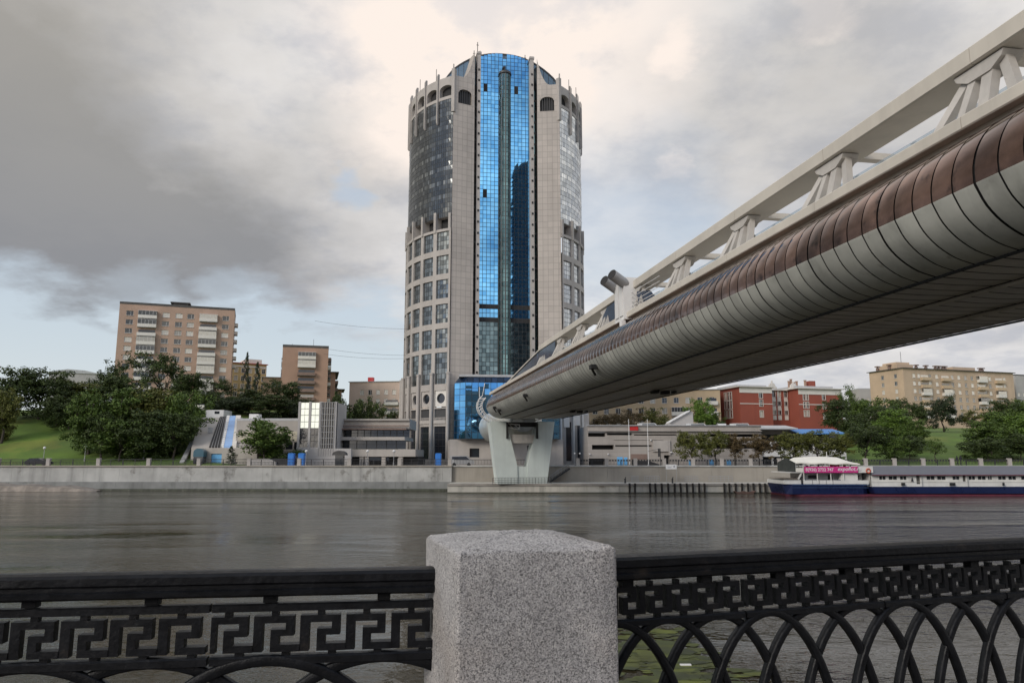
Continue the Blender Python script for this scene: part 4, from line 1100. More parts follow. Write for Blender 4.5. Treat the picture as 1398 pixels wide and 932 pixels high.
# long cabin
q = MB()
wn = [(1201.5, 1211), (1214.5, 1226.5), (1230, 1239.5), (1266.5, 1278), (1281, 1293), (1302, 1312), (1324, 1333.5), (1336.5, 1348), (1350.5, 1356.5), (1364.5, 1375.5), (1378.5, 1389.5), (1396, 1408), (1414, 1428), (1440, 1455), (1462, 1474)]
cx0 = bx(1189.5)
ops = [(bx(a) - cx0, bx(b) - cx0, bz(655.0), bz(649.2)) for a, b in wn] + [(bx(1252.5) - cx0, bx(1257.5) - cx0, bz(660.5), bz(648.2)), (bx(1316) - cx0, bx(1320) - cx0, bz(657), bz(646.5))]
wall_grid(q, lambda u, z, d: (cx0 + u, .35 + d, z), 0, XE - 1 - cx0, bz(664), bz(646.8), ops, reveal=.15)
q.box(cx0, cx0 + .1, .35, 7.4, bz(664), bz(646.8)); q.box(XE - 1.1, XE - 1, .35, 7.4, bz(664), bz(646.8)); q.box(cx0, XE - 1, 7.3, 7.4, bz(664), bz(646.8))
q.box(cx0, XE - 1, .28, .35, bz(657.6), bz(657.2))
q.build('cabin_wall', M['boat_white'], boat)
for (a, b) in wn:
    w = bx(b) - bx(a); h = bz(649.2) - bz(655.0)
    q = MB(); q.box(.04, w - .04, 0, .03, .04, h - .04, 1)
    for x0_, x1_, z0_, z1_ in ((0, .05, 0, h), (w - .05, w, 0, h), (.05, w - .05, 0, .05), (.05, w - .05, h - .05, h), (w / 2 - .03, w / 2 + .03, .05, h - .05)): q.box(x0_, x1_, -.03, .04, z0_, z1_)
    q.build('window', [M['boat_white'], M['win_dark']], boat, (bx(a), .42, bz(655.0)))
for a, b in ((1252.5, 1257.5), (1316, 1320)):
    q = MB(); q.box(bx(a), bx(b), .45, .5, bz(660.5), bz(648)); q.build('door', M['roof_dark'], boat)
    q = MB(); q.tube([(bx(b) + .15, .1, bz(664)), (bx(b) + .15, .1, bz(647))], .05, 5); q.build('awning_post', M['grey_metal'], boat)
q = MB(); q.prism([(-.15, bz(647.8)), (3.2, bz(636.2)), (4.6, bz(636.2)), (7.9, bz(647.8)), (7.9, bz(648.2)), (-.15, bz(648.4))], 'x', bx(1190.5), XE - .5); q.build('cabin_roof', M['boat_roof'], boat)
q = MB(); q.box(bx(1190.5), XE - .5, -.2, -.14, bz(648.6), bz(647.7)); q.build('roof_edge', M['boot'], boat)
for px in (1230, 1232.5, 1296, 1298, 1301, 1368):
    q = MB(); q.box(bx(px), bx(px) + .22, -.1, .12, bz(662.5), bz(658.6)); q.build('fender', M['rubber'], boat)
for px in (1246,):
    q = MB(); q.tube([(bx(px), .2, bz(656.8)), (bx(px), .2, bz(654)), (bx(px), .2, bz(651.5))], [.16, .12, .04], 8); q.build('bell', M['cloth_dark'], boat)
lb = MB(); ring = []
for i in range(25):
    t = 2 * math.pi * i / 24; ring.append((.30 * math.cos(t), 0, .30 * math.sin(t)))
lb.tube(ring, .09, 8, cap=False)
tag(lb.build('lifebuoy', mat('lifebuoy_orange', (.6, .12, .06), .6), loc=(BX + bx(1186.3), BY + .03, WATER + bz(642.3)), smooth=True), 'orange lifebuoy hung on the white locker of the river boat', 'lifebuoy')
# ================================================================ buildings on the far bank
_wc = {}
def window_mesh(w, h, kind):
    k = (round(w, 2), round(h, 2), kind)
    if k in _wc: return _wc[k]
    q = MB(); f = .07
    if kind == 'house':
        q.box(0, w, -.02, .05, 0, f); q.box(0, w, -.02, .05, h - f, h); q.box(0, f, -.02, .05, f, h - f); q.box(w - f, w, -.02, .05, f, h - f)
        q.box(w * .6 - .035, w * .6 + .035, -.02, .05, f, h - f); q.box(-.08, w + .08, -.32, .0, -.07, -.003)
        q.box(f, w - f, .0, .03, f, h - f, 1); mats = [M['white_paint'], M['win']]
    elif kind == 'dark':
        n = max(1, round(w / 1.2)); q.box(0, w, .03, .08, 0, h, 1)
        for i in range(n + 1): q.box(max(0, w * i / n - .04), min(w, w * i / n + .04), -.03, .029, 0, h)
        mats = [M['mullion'], M['win_dark']]
    elif kind == 'trim':
        q.box(-.12, w + .12, -.30, -.2, -.12, -.002); q.box(-.12, w + .12, -.30, -.2, h + .002, h + .14); q.box(-.12, -.002, -.3, -.2, 0, h); q.box(w + .002, w + .12, -.3, -.2, 0, h)
        q.box(0, w, .0, .04, 0, h, 1); q.box(w / 2 - .04, w / 2 + .04, -.03, 0, 0, h); q.box(0, w, -.031, -.001, h * .65, h * .65 + .07)
        mats = [M['cream'], M['win']]
    _wc[k] = q.mesh('window', mats); return _wc[k]
def balcony_mesh(w, h, style):
    k = ('b', round(w, 2), h, style)
    if k in _wc: return _wc[k]
    q = MB(); d = 1.15
    q.box(0, w, -d, 0, -.18, 0, 0)
    q.box(0, w, -d - .04, -d + .02, 0, 1.05, 1); q.box(0, .06, -d, 0, 0, 1.05, 1); q.box(w - .06, w, -d, 0, 0, 1.05, 1)
    if style == 'glazed':
        q.box(.05, w - .05, -d, -d + .03, 1.06, h - .25, 2)
        for i in range(6): q.box(w * i / 5 * .98 + .01 - .0, w * i / 5 * .98 + .07, -d - .03, -d + .001, 1.06, h - .25, 3)
        q.box(0, w, -d - .03, 0, h - .25, h - .19, 3)
    q.box(.3, w - .3, -.02, -.005, .1, h - .6, 2)
    mats = {'glazed': [M['greyb'], M['cream'], M['win'], M['white_paint']], 'open': [M['greyb'], M['cream'], M['win_dark'], M['white_paint']], 'tan': [M['tan'], M['beige'], M['win'], M['white_paint']], 'brown': [M['roof_dark'], M['bronze'], M['win'], M['white_paint']]}[style]
    _wc[k] = q.mesh('balcony', mats); return _wc[k]
def block(t, w, d, z0, h, wall, roof, front=(), left=(), right=(), bal=(), rbal=(), lbal=(), kind='house', origin=(0, 0), parapet=.5, eave=.0, name='wall', fan=None, reveal=.22):
    """a rectangular building volume; openings are (u0, u1, z0, z1) in metres on each face"""
    ox, oy = origin
    q = MB()
    F_ = lambda u, z, dd: (ox + u, oy + dd, z); R_ = lambda u, z, dd: (ox + w - dd, oy + u, z); L_ = lambda u, z, dd: (ox + dd, oy + d - u, z)
    wall_grid(q, F_, 0, w, z0, h, front, reveal=reveal); wall_grid(q, R_, 0, d, z0, h, right, reveal=reveal); wall_grid(q, L_, 0, d, z0, h, left, reveal=reveal)
    q.face([(ox, oy + d, z0), (ox + w, oy + d, z0), (ox + w, oy + d, h), (ox, oy + d, h)])
    q.build(name, wall, t)
    q = MB(); q.box(ox - eave, ox + w + eave, oy - eave, oy + d + eave, h, h + (.25 if eave else .06))
    if parapet:
        for a in ((ox - .05, ox + w + .05, oy - .05, oy + .2), (ox - .05, ox + w + .05, oy + d - .2, oy + d + .05), (ox - .05, ox + .2, oy + .2, oy + d - .2), (ox + w - .2, ox + w + .05, oy + .2, oy + d - .2)): q.box(*a, h - .1, h + parapet)
    q.build('roof', roof, t)
    for ops, pos, rz in ((front, lambda u: (ox + u, oy + reveal - .06), 0), (right, lambda u: (ox + w - reveal + .06, oy + u), math.pi / 2), (left, lambda u: (ox + reveal - .06, oy + d - u), -math.pi / 2)):
        for a, b, c, e in ops:
            x, y = pos(a); link(window_mesh(b - a, e - c, kind), 'window', t, (x, y, c), rz)
    for u, z, bw_, hh, st in bal: link(balcony_mesh(bw_, hh, st), 'balcony', t, (ox + u, oy, z))
    for u, z, bw_, hh, st in rbal: link(balcony_mesh(bw_, hh, st), 'balcony', t, (ox + w, oy + u, z), math.pi / 2)
    for u, z, bw_, hh, st in lbal: link(balcony_mesh(bw_, hh, st), 'balcony', t, (ox, oy + d - u, z), -math.pi / 2)
def corner_frame(pxa, Ya, pxb, Yb, py=560):
    a, b = at(pxa, py, Ya), at(pxb, py, Yb); a.z = b.z = 0
    v = b - a; return a, math.atan2(v.y, v.x), v.length
# ---------------------------------------------------------------- big brick block on the left
a, rz, W = corner_frame(151.5, 246, 312.5, 258)
bA = thing('apartment_block', 'tall wide tan brick apartment block with white balcony columns on the left hill', 'apartment block', a, rz)
top = zat(414, 246); base = 10
rows = [top - 3.6 - 3.02 * k for k in range(12)]
us = [(p - 157) / 161 * W for p in (171.5, 221, 239, 255.5, 305.6)]
fr = [(u - 1.1, u + 1.1, z - .35, z + 1.3) for u in us for z in rows]
bl = [((p - 157) / 161 * W - 2.9, z - 1.1, 5.8, 2.75, 'glazed' if (i * 7 + int(p)) % 3 else 'open') for p in (196, 281) for i, z in enumerate(rows)]
block(bA, W, 15, base, top, M['brick'], M['roof_dark'], fr, bal=bl, right=[(3 + 5 * k, 4.6 + 5 * k, z - .35, z + 1.3) for k in range(2) for z in rows[:7]], rbal=[(6, z - 1.1, 3.0, 2.75, 'open') for z in rows[:6]], parapet=.7)
q = MB(); x = (238 - 157) / 161 * W; q.box(x - 2.3, x + 2.6, 4, 9, top, top + 2.0); q.box(x - 3.2, x + 3.2, 3.6, 9.5, top + 2.0, top + 2.4); q.build('lift_house', M['roof_dark'], bA)
# ---------------------------------------------------------------- second brick block with a stepped back wing
a, rz, W = corner_frame(382, 262, 445.5, 266)
bB = thing('apartment_block', 'smaller brown brick apartment block with balconies in the middle of its end wall', 'apartment block', a, rz)
top = zat(473, 262); rows = [top - 3.3 - 2.95 * k for k in range(9)]
block(bB, W, 24, 8, top, M['brick_b'], M['roof_dark'], [], bal=[(5.4, z - 1.0, 6.2, 2.7, 'glazed' if i < 2 else 'brown') for i, z in enumerate(rows)], right=[(2 + 4.4 * k, 3.7 + 4.4 * k, z - .3, z + 1.3) for k in range(3) for z in rows],
      rbal=[(4.0 + 9 * k, z - 1.0, 4.2, 2.7, 'glazed' if (i + k) % 2 else 'brown') for k in range(2) for i, z in enumerate(rows[:7])], lbal=[(2, z - 1.0, 4, 2.7, 'glazed') for z in rows[:3]], parapet=.8)
block(bB, W + 3.2, 26, 8, top - 6.2, M['brick_b'], M['roof_dark'], [], origin=(0, 24.05), right=[(3 + 5 * k, 5 + 5 * k, z - .3, z + 1.4) for k in range(4) for z in rows[2:8]], rbal=[(2 + 6.2 * k, z - 1, 4.4, 2.7, 'brown') for k in range(4) for z in rows[2:7]], eave=1.3, parapet=0)
block(bB, W + 6.5, 14, 8, top - 10.6, M['brick_b'], M['roof_dark'], [(W + 4.2, W + 5.9, top - 15.5, top - 12.4), (W + 4.2, W + 5.9, top - 20, top - 17)], origin=(0, 50.1), eave=1.3, parapet=0)
for u in (2.5, 10): q = MB(); q.tube([(u + .5, 6, top), (u + .5, 6, top + (2 if u < 5 else 4))], .06, 5); q.bar((u, 6, top + 1.6), (u + 1.4, 6, top + 1.6), .06); q.build('antenna', M['mullion'], bB)
# ---------------------------------------------------------------- yellow house with red roof between them
a, rz, W = corner_frame(300, 290, 361, 300)
bC = thing('apartment_house', 'yellow rendered house with a red roof rim between the two brick blocks', 'house', a, rz)
top = zat(494, 290); rows = [top - 3.2 - 3.2 * k for k in range(5)]
block(bC, W, 14, 10, top, M['yellow'], M['roof_red'], [(2 + 2.7 * k, 3.3 + 2.7 * k, z - .4, z + 1.3) for k in range(6) for z in rows], right=[(2 + 3 * k, 3.4 + 3 * k, z - .4, z + 1.3) for k in range(3) for z in rows], eave=.5, parapet=0, kind='trim')
q = MB(); q.box(0, W, -.14, -.01, top - 1.4, top - .9); q.box(W * .55, W * .9, 1, 10, top + .25, top + 2.1); q.build('cornice', M['cream'], bC)
a, rz, W = corner_frame(357, 275, 384, 277)
bD = thing('low_house', 'low pale house with a grey roof tucked left of the smaller brick block', 'house', a, rz)
top = zat(515, 275)
block(bD, W, 10, 8, top, M['tan'], M['roof_pale'], [(3.2, 4.6, top - 3.6, top - 1.7), (5.4, 6.6, top - 3.6, top - 1.7)], eave=.6, parapet=0)
# ---------------------------------------------------------------- pink-beige block left of the tower
a, rz, W = corner_frame(476, 292, 585, 288)
bE = thing('apartment_block', 'long pink beige apartment block beyond the trees left of the tower foot', 'apartment block', a, rz)
top = zat(521, 290); rows = [top - 4.4 - 3.5 * k for k in range(4)]
block(bE, W, 14, 8, top, M['pinkish'], M['roof_pale'], [(4.5 + 3.25 * k, 6.0 + 3.25 * k, z - .6, z + 1.3) for k in range(8) for z in rows], bal=[(14.6, z - 1.2, 5.6, 2.6, 'open') for z in rows[1:]], eave=.4, parapet=.0)
q = MB(); x = (497 - 476) / 109 * W; q.box(x - .1, x + 1.9 * 0 + 2.0, 4, 6, top, top + 2.3); q.build('chimney', M['red'], bE)
# ---------------------------------------------------------------- far roofs on the horizon at the left
a, rz, W = corner_frame(62, 420, 132, 430)
bF = thing('distant_block', 'distant pale building with a grey roof showing over the trees at far left', 'building', a, rz)
top = zat(508, 420); q = MB(); q.box(0, W, 0, 12, 12, top); q.build('wall', M['greyb'], bF)
q = MB(); q.prism([(-1, top), (W * .35, top + 2.2), (W * .7, top + 1.8), (W + 1, top)], 'y', -.5, 12.5); q.build('roof', M['roof_pale'], bF)
# ---------------------------------------------------------------- left service building with the sloped blue roof band
YS = 147.0
sx = lambda px: at(px, 600, YS).x
sz = lambda py: zat(py, YS)
x0 = sx(262)
sl = thing('funicular_building', 'grey concrete service building with a steep black and blue sloping roof band', 'building', (x0, YS, 0))
ux = lambda px: sx(px) - x0
q = MB(); wall_grid(q, lambda u, z, d: (u, d, z), ux(276), ux(352), 0, sz(612), [(ux(289.5) , ux(304), .2, 2.3), (ux(318), ux(326), .2, 2.2)], reveal=.3)
q.box(ux(276), ux(352), .5, 6, 0, sz(612) - .02)
q.build('lower_wall', M['terrace'], sl)
q = MB(); q.box(ux(289.5), ux(304), .25, .3, .2, 2.3); q.build('door', M['sky_blue_paint'], sl)
# sloping deck rising away from the river
y0s, y1s = 2.0, 24.0; zb0, zb1 = sz(611), zat(569.5, YS + y1s)
def sl_pt(px_front, px_back, t):  # t 0..1 up the slope, x interpolated
    xa_ = at(px_front, 600, YS + y0s).x; xb_ = at(px_back, 600, YS + y1s).x
    return (xa_ + (xb_ - xa_) * t - x0, y0s + (y1s - y0s) * t, zb0 + (zb1 - zb0) * t)
def strip(name, f0, b0, f1, b1, lift, m, n=14, gap=0.0):
    q = MB()
    for i in range(n):
        t0, t1 = i / n + gap / n, (i + 1) / n - gap / n
        P = [sl_pt(f0, b0, t0), sl_pt(f1, b1, t0), sl_pt(f1, b1, t1), sl_pt(f0, b0, t1)]
        up = [(x, y, z + lift) for x, y, z in P]
        q.face(up)
        for j in range(4):
            k = (j + 1) % 4; q.face([P[j], P[k], up[k], up[j]])
    return q.build(name, m, sl)
q = MB()
A_, B_, C_, D_ = sl_pt(262, 272, 0), sl_pt(350, 329, 0), sl_pt(350, 329, 1), sl_pt(262, 272, 1)
q.face([A_, B_, C_, D_]); q.face([(A_[0], A_[1], 0), A_, D_, (D_[0], D_[1], 0)]); q.face([(B_[0], B_[1], 0), B_, C_, (C_[0], C_[1], 0)]); q.face([(A_[0], A_[1], 0), (B_[0], B_[1], 0), B_, A_])
q.build('sloping_wall', M['terrace'], sl)
for i in range(4): strip('glazing_rail', 286 + 4.0 * i, 298.5 + 2.1 * i, 289 + 4.0 * i, 300.1 + 2.1 * i, .25, M['dark'], 14, .02)
for i in range(4): strip('glazing_rail', 289.2 + 4.0 * i, 300.2 + 2.1 * i, 289.8 + 4.0 * i, 300.5 + 2.1 * i, .32, M['grey_metal'], 1)
strip('white_edge', 302.5, 308, 306, 312, .5, M['white_paint'], 16, .12)
strip('blue_roof', 306.2, 312.1, 317, 320, .4, M['pale_blue_roof'], 8, .02)
strip('white_edge', 317.2, 320.2, 323, 327, .5, M['cream'], 16, .06)
q = MB(); P = sl_pt(272, 279, 1); w_ = at(302.5, 600, YS + y1s).x - at(278, 600, YS + y1s).x
q.box(P[0], P[0] + w_, P[1] - .2, P[1] + 5, P[2] - .5, zat(559.5, YS + y1s)); up = q.build('plant_room', M['white_paint'], sl)
q = MB(); q.box(P[0] + w_ * .5, P[0] + w_ * .77, P[1] - .24, P[1] - .2, P[2] + .8, P[2] + 1.4); q.build('window', M['win_dark'], up)
q = MB(); P = sl_pt(283, 283, .45); q.box(P[0], P[0] + 1.0, P[1], P[1] + .1, P[2] + .05, P[2] + 1.2); q.build('hatch', M['white_paint'], sl)
# retaining kerb beside the grass
q = MB(); q.bar((sx(253) - x0, -1, .3), (at(276, 600, YS + 22).x - x0, 21, zb1 - 2.0), .8, .6); q.build('stair_kerb', M['concrete'], sl)
# teal arched booth before it
tb = thing('entrance_canopy', 'dark teal arched canopy booth at the foot of the sloping building', 'canopy', (sx(271), YS - 2.0, 0))
q = MB(); w_ = 2.0; n = 10
arcp = [(w_ / 2 - w_ / 2 * math.cos(math.pi * i / n), 2.55 + .75 * math.sin(math.pi * i / n)) for i in range(n + 1)]
q.prism([(0, 1.7)] + arcp + [(w_, 1.7)], 'y', 0, 1.6); q.build('hood', M['teal'], tb)
q = MB(); q.box(.05, w_ - .05, .05, 1.5, 0, 1.7); q.build('booth', M['win_dark'], tb)
# ---------------------------------------------------------------- concrete hall behind the bushy tree
YH = 152.0
hx = lambda px: at(px, 600, YH).x
hz_ = lambda py: zat(py, YH)
hl = thing('low_hall', 'low beige hall with cream panels half hidden behind the bushy street tree', 'building', (hx(322), YH, 0))
W = hx(408) - hx(322)
block(hl, W, 14, 0, hz_(573.5), M['terrace'], M['roof_pale'], [(.6, 2.0, 3.2, 4.6), (2.5, 3.9, 3.2, 4.6), (10.2, 11.6, 3.2, 4.7), (11.9, 12.6, 3.2, 4.7)], kind='dark', parapet=.4)
q = MB()
for i in range(9):
    for j in range(2): q.box(.4 + i * 1.4, 1.7 + i * 1.4, -.06, -.003, 5.0 + j * .95, 5.85 + j * .95)
q.build('cream_panel', mat('cream_panels', (.55, .50, .38), .6, isl=((.45, .41, .32),)), hl)
q = MB(); x = hx(336) - hx(322); q.box(x, x + 1.9, 1, 3, hz_(573.5), hz_(564.5)); q.build('vent_housing', M['white_paint'], hl)
q = MB(); q.prism([(hx(400.5) - hx(322), hz_(573)), (hx(404) - hx(322), hz_(570.5)), (hx(406) - hx(322), hz_(573))], 'y', .5, 1.5); q.build('skylight', M['white_paint'], hl)
for px, lab in ((398.5, 'left of the two narrow royal blue doors'), (413.5, 'right of the two narrow royal blue doors, with a white sign')): pass
# ---------------------------------------------------------------- glazed stair tower
YG = 148.0
gx = lambda px: at(px, 600, YG).x
gz = lambda py: zat(py, YG)
gt = thing('glass_stair_tower', 'mirrored glass stair tower with a dark gridded bay left of the terraced building', 'stair tower', (gx(405.5), YG, 0))
o_ = gx(405.5); X = lambda px: gx(px) - o_
q = MB()
for px in (405.5, 420, 434.5): q.box(X(px), X(px) + .45, 0, .4, 0, gz(548))
q.box(X(434.2), X(436), -.05, 1, 0, gz(548)); q.box(X(455.5), X(458), 0, 1, 2.3, gz(548)); q.box(X(405.5), X(458), .45, 9, 0, gz(549)); q.box(X(405), X(436), -.02, .5, gz(612), gz(610.5)); q.box(X(405), X(480), -.1, .9, 0, gz(612))
q.build('frame', M['greyb'], gt)
M['upper_mirror'] = M['mirror_glass']
q = MB(); rr = random.Random(4)
for a, b in ((408.5, 419.8), (423, 434)):
    for j in range(7):
        z0 = gz(611) + (gz(549) - gz(611)) * j / 7 + .05; z1 = gz(611) + (gz(549) - gz(611)) * (j + 1) / 7 - .05
        for k in range(2):
            e = rr.uniform(-.004, .004); xa_ = X(a) + (X(b) - X(a)) * k / 2 + .03; xb_ = X(a) + (X(b) - X(a)) * (k + 1) / 2 - .03
            q.face([(xa_, .2 + e, z0), (xb_, .2 - e, z0), (xb_, .2 + e, z1), (xa_, .2 - e, z1)], 0 if j > 2 else 1)
q.build('mirror_glazing', [M['mirror_glass'], M['win_dark']], gt)
q = MB(); q.box(X(436), X(455.5), .3, .4, 2.3, gz(549), 0)
for k in range(7): xx = X(436) + (X(455.5) - X(436)) * k / 6; q.box(xx - .04, xx + .04, -.1, .3, 1.8, gz(548.5), 1)
for j in range(10): zz = 1.8 + (gz(549) - 1.8) * j / 9; q.box(X(436), X(455.5), -.06, .28, zz - .04, zz + .04, 1)
q.build('gridded_bay', [M['win_dark'], M['grey_metal']], gt)
# ---------------------------------------------------------------- terraced building between stair tower and tower foot
YT = 152.0
tx = lambda px: at(px, 600, YT).x
tz = lambda py: zat(py, YT)
te = thing('terraced_building', 'low stepped beige building with two long window bands left of the tower foot', 'building', (tx(456), YT, 0))
o_ = tx(456); X = lambda px: tx(px) - o_
W = X(568)
def band(name, z0, z1, y, xr=W, m='terrace', x0=0.0): q = MB(); q.box(x0, xr, y, 14, z0, z1); return q.build(name, M[m], te)
band('roof', tz(573), tz(570.5), 2.5, X(556), 'terrace'); band('wall', tz(584.5), tz(573), 3.0, X(556)); band('parapet', tz(600.5), tz(596), .4, X(552)); band('parapet', tz(623), tz(613), -.5, X(568)); band('wall', 0, tz(623), 1.5, X(570), 'dark')
q = MB(); q.box(0, X(556), 2.2, 2.5, tz(581), tz(579.5)); q.build('cornice', M['bronze'], te); q = MB(); q.box(0, X(553), 1.2, 3.0, tz(586), tz(584)); q.build('cornice', M['bronze'], te)
for (pa, pb, pya, pyb, y, n) in ((456, 556, 596, 585.5, 3.2, 11), (456, 552, 612.5, 601, 2.4, 7)):
    for i in range(n):
        a_, b_ = pa + (pb - pa) * i / n, pa + (pb - pa) * (i + 1) / n
        q = MB(); w_, h_ = X(b_) - X(a_), tz(pyb) - tz(pya)
        q.box(0, w_, .1, .15, 0, h_, 1); q.box(0, .12, 0, .099, 0, h_); q.box(.12, w_, 0, .099, h_ * .55, h_ * .55 + .05)
        q.build('window', [M['mullion'], M['win_dark']], te, (X(a_), y, tz(pya)))
for px in (474, 492, 499, 522, 545): q = MB(); q.box(X(px), X(px) + .8, -.3, 1.5, 0, tz(623)); q.build('pier', M['terrace'], te)
q = MB(); q.box(X(456), X(470), -.2, 1.4, 0, tz(623)); q.build('wall', M['terrace'], te)
q = MB(); q.box(X(500), X(532), 0, .2, tz(629), tz(624)); q.build('shop_window', M['win_dark'], te)
# tower-side base wing (right of the pier)
YR = 166.0
wg = thing('tower_side_wing', 'narrow stone wing with tall fins right of the bridge pier', 'building', (at(752, 600, YR).x, YR, 0))
W = at(803, 600, YR).x - at(752, 600, YR).x
block(wg, W, 10, 0, zat(566, YR), M['stone_plain'], M['roof_pale'], [(3.4, 4.6, .8, 9.4), (5.9, 6.5, .8, 9.4), (.4, 1.6, .5, 4.5)], kind='dark', parapet=.5)
q = MB()
for u in (2.2, 5.0, 7.0): q.box(u, u + .35, -.5, 0, 0, 12.0)
for u, z in ((2.9, 8.2), (5.3, 8.6)): q.box(u, u + 1.3, -.3, -.0, z, z + 2.2)
q.build('fin', M['cream'], wg)
# ---------------------------------------------------------------- long stepped car park on the right
YP = 152.0
gx = lambda px: at(px, 600, YP).x
gz = lambda py: zat(py, YP)
cp = thing('parking_garage', 'long low beige concrete parking garage with dark slots and vehicles on its roof', 'parking garage', (gx(802), YP, 0), R(1.5))
o_ = gx(802); X = lambda px: gx(px) - o_
W = X(1042)
ops = [(X(803), X(826.5), gz(595.8), gz(589.8)), (X(829), X(863), gz(593.7), gz(590.6)), (X(866), X(924), gz(594.1), gz(592.6)),
       (X(808), X(838), gz(613.3), gz(607)), (X(840), X(890), gz(609.2), gz(607.2)), (X(803.5), X(825), 0.02, gz(625.5)), (X(906.5), X(914), .02, gz(621)),
       (X(950), X(1042), gz(612), gz(606)), (X(960), X(1042), gz(596), gz(592))]
q = MB(); wall_grid(q, lambda u, z, d: (u, d, z), 0, W, 0, gz(581), ops, reveal=1.6)
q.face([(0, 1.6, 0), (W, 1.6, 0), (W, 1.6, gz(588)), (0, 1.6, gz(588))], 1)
q.face([(0, 0, 0), (0, 48, 0), (0, 48, gz(581)), (0, 0, gz(581))]); q.face([(W, 0, 0), (W, 48, 0), (W, 48, gz(581)), (W, 0, gz(581))]); q.face([(0, 48, 0), (W, 48, 0), (W, 48, gz(581)), (0, 48, gz(581))])
q.build('wall', [M['garage'], M['dark']], cp)
q = MB(); q.box(.1, W - .1, .35, 47.9, gz(581) - 1.5, gz(581) - 1.25); q.box(-.2, W + .3, -.35, .35, gz(581), gz(580)); q.box(X(803), X(826), -.3, 0, gz(590), gz(588.8)); q.build('roof', M['roof_pale'], cp)
q = MB(); q.box(X(891), X(912.5), -.35, -.003, gz(616), gz(601)); q.box(X(912.5), X(915), -.3, -.003, gz(621), gz(601)); q.build('projecting_bay', M['stone_plain'], cp)
q = MB(); q.box(X(861), X(883), -.12, -.003, gz(627), gz(619.5)); q.build('shutter', M['bronze'], cp)
q = MB(); q.prism([(X(862), 0), (X(862), gz(628.2)), (X(884), gz(628.6)), (X(899), gz(633.5)), (X(899), 0)], 'y', -.5, -.004); q.build('ramp_wall', M['dark'], cp)
q = MB(); q.box(0, W, -.6, -.0 - .003, gz(587.8) - .08, gz(587.8) + .0); q.box(X(838), X(905), -.15, -.003, gz(600), gz(599.4)); q.build('ledge', M['stone_plain'], cp)
for a_, b_, pt in ((842, 849.5, 623.5), (851.5, 856, 624), (940, 945.5, 628), (968, 974, 627.5), (992, 998, 628)):
    q = MB(); q.box(X(a_), X(b_), -.1, -.004, .05, gz(pt)); q.build('door', M['sky_blue_paint'], cp)
for px, py in ((784, 618.5), (791, 618.7), (804.5, 619.5), (829.5, 619.5), (888.5, 600.5), (925, 609), (916, 617)):
    q = MB(); q.tube([(X(px), -.35, gz(py) - .12), (X(px), -.35, gz(py) + .12)], .16, 8); q.bar((X(px), -.3, gz(py)), (X(px), 0, gz(py)), .08); q.build('wall_lamp', M['white_paint'], cp)
# right part: shops with pale awnings
sp = thing('shopping_arcade', 'low arcade with grey roof, white bands and blue canopy behind street trees', 'arcade', (gx(1043), YP + 1, 0), R(1.5))
o2 = gx(1043); X = lambda px: gx(px) - o2
W = X(1160)
q = MB(); q.box(0, W, 4, 30, 0, gz(585)); q.build('wall', M['garage'], sp)
q = MB(); q.prism([(-.5, gz(584)), (6, gz(578.5)), (30, gz(578)), (30, gz(586)), (-.5, gz(585.5))], 'x', -.5, X(1092)); q.build('roof', M['roof_pale'], sp)
q = MB(); q.prism([(-1.0, gz(591)), (5, gz(583.8)), (5, gz(585)), (-1.0, gz(592.3))], 'x', X(1092), X(1157)); q.build('blue_canopy', M['awning'], sp)
for py0, py1, y in ((608, 602, 1.5), (623, 614.5, .5)): q = MB(); q.box(0, W, y, 4, gz(py0), gz(py1)); q.build('white_band', M['white_paint'], sp)
q = MB(); q.box(0, W, 3.8, 3.99, gz(602), gz(592)); q.box(0, W, 3.6, 3.99, .3, gz(624)); q.build('glazing', M['win_dark'], sp)
q = MB()
for k in range(9): q.box(W * k / 8 - .15, W * k / 8 + .15, .7, 1.0, 0, gz(602))
q.build('column', M['white_paint'], sp)
# ---------------------------------------------------------------- beige block behind the garage
a, rz, W = corner_frame(800, 228, 984, 222)
bH = thing('apartment_block', 'beige apartment block behind the garage, mostly hidden by the bridge', 'apartment block', a, rz)
top = zat(533, 225); rows = [top - 3.4 - 3.1 * k for k in range(5)]
block(bH, W, 14, 5, top, M['beige'], M['roof_pale'], [(2 + 3.5 * k, 3.5 + 3.5 * k, z - .5, z + 1.2) for k in range(11) for z in rows], bal=[(W * .64, z - 1.1, 4.2, 2.6, 'glazed') for z in rows[1:]] + [(W * .89, z - 1.1, 3.6, 2.6, 'open') for z in rows[:4]], eave=.4, parapet=0)
# ---------------------------------------------------------------- red school
YD = 222.0
a, rz, W = corner_frame(1011, YD, 1147, YD + 8)
rs = thing('red_school', 'red building with white cornice, white window strips and roof statues right of the garage', 'school', a, rz)
X = lambda px: (px - 1011) / (1147 - 1011) * W
top = zat(528, YD); zz = lambda py: zat(py, YD + 3)
Lw = 14.0
wA = [(X(1036.5), X(1041), z, z + 1.9) for z in (zz(543.5), zz(556.5) + .4, zz(569.5))]
block(rs, X(1054), 18, 5, top, M['redbrick'], M['cream'], wA, left=[(u, u + 1.1, z, z + 2.4) for u in (3.5, 5.0, 9, 10.8, 12.4) for z in (zz(545), zz(557), zz(570))], eave=.9, parapet=0, kind='trim')
wB = [(X(p), X(p + 4.2), z, z + 1.9) for p in (1056.8, 1064.3, 1071.5, 1080.8) for z in (zz(540), zz(552), zz(564.5))]
block(rs, X(1087) - X(1054.2), 14, 5, top - .4, M['redbrick'], M['cream'], [(a_ - X(1054.2), b_ - X(1054.2), c_, d_) for a_, b_, c_, d_ in wB], origin=(X(1054.2), 4.0), eave=.7, parapet=0, kind='trim')
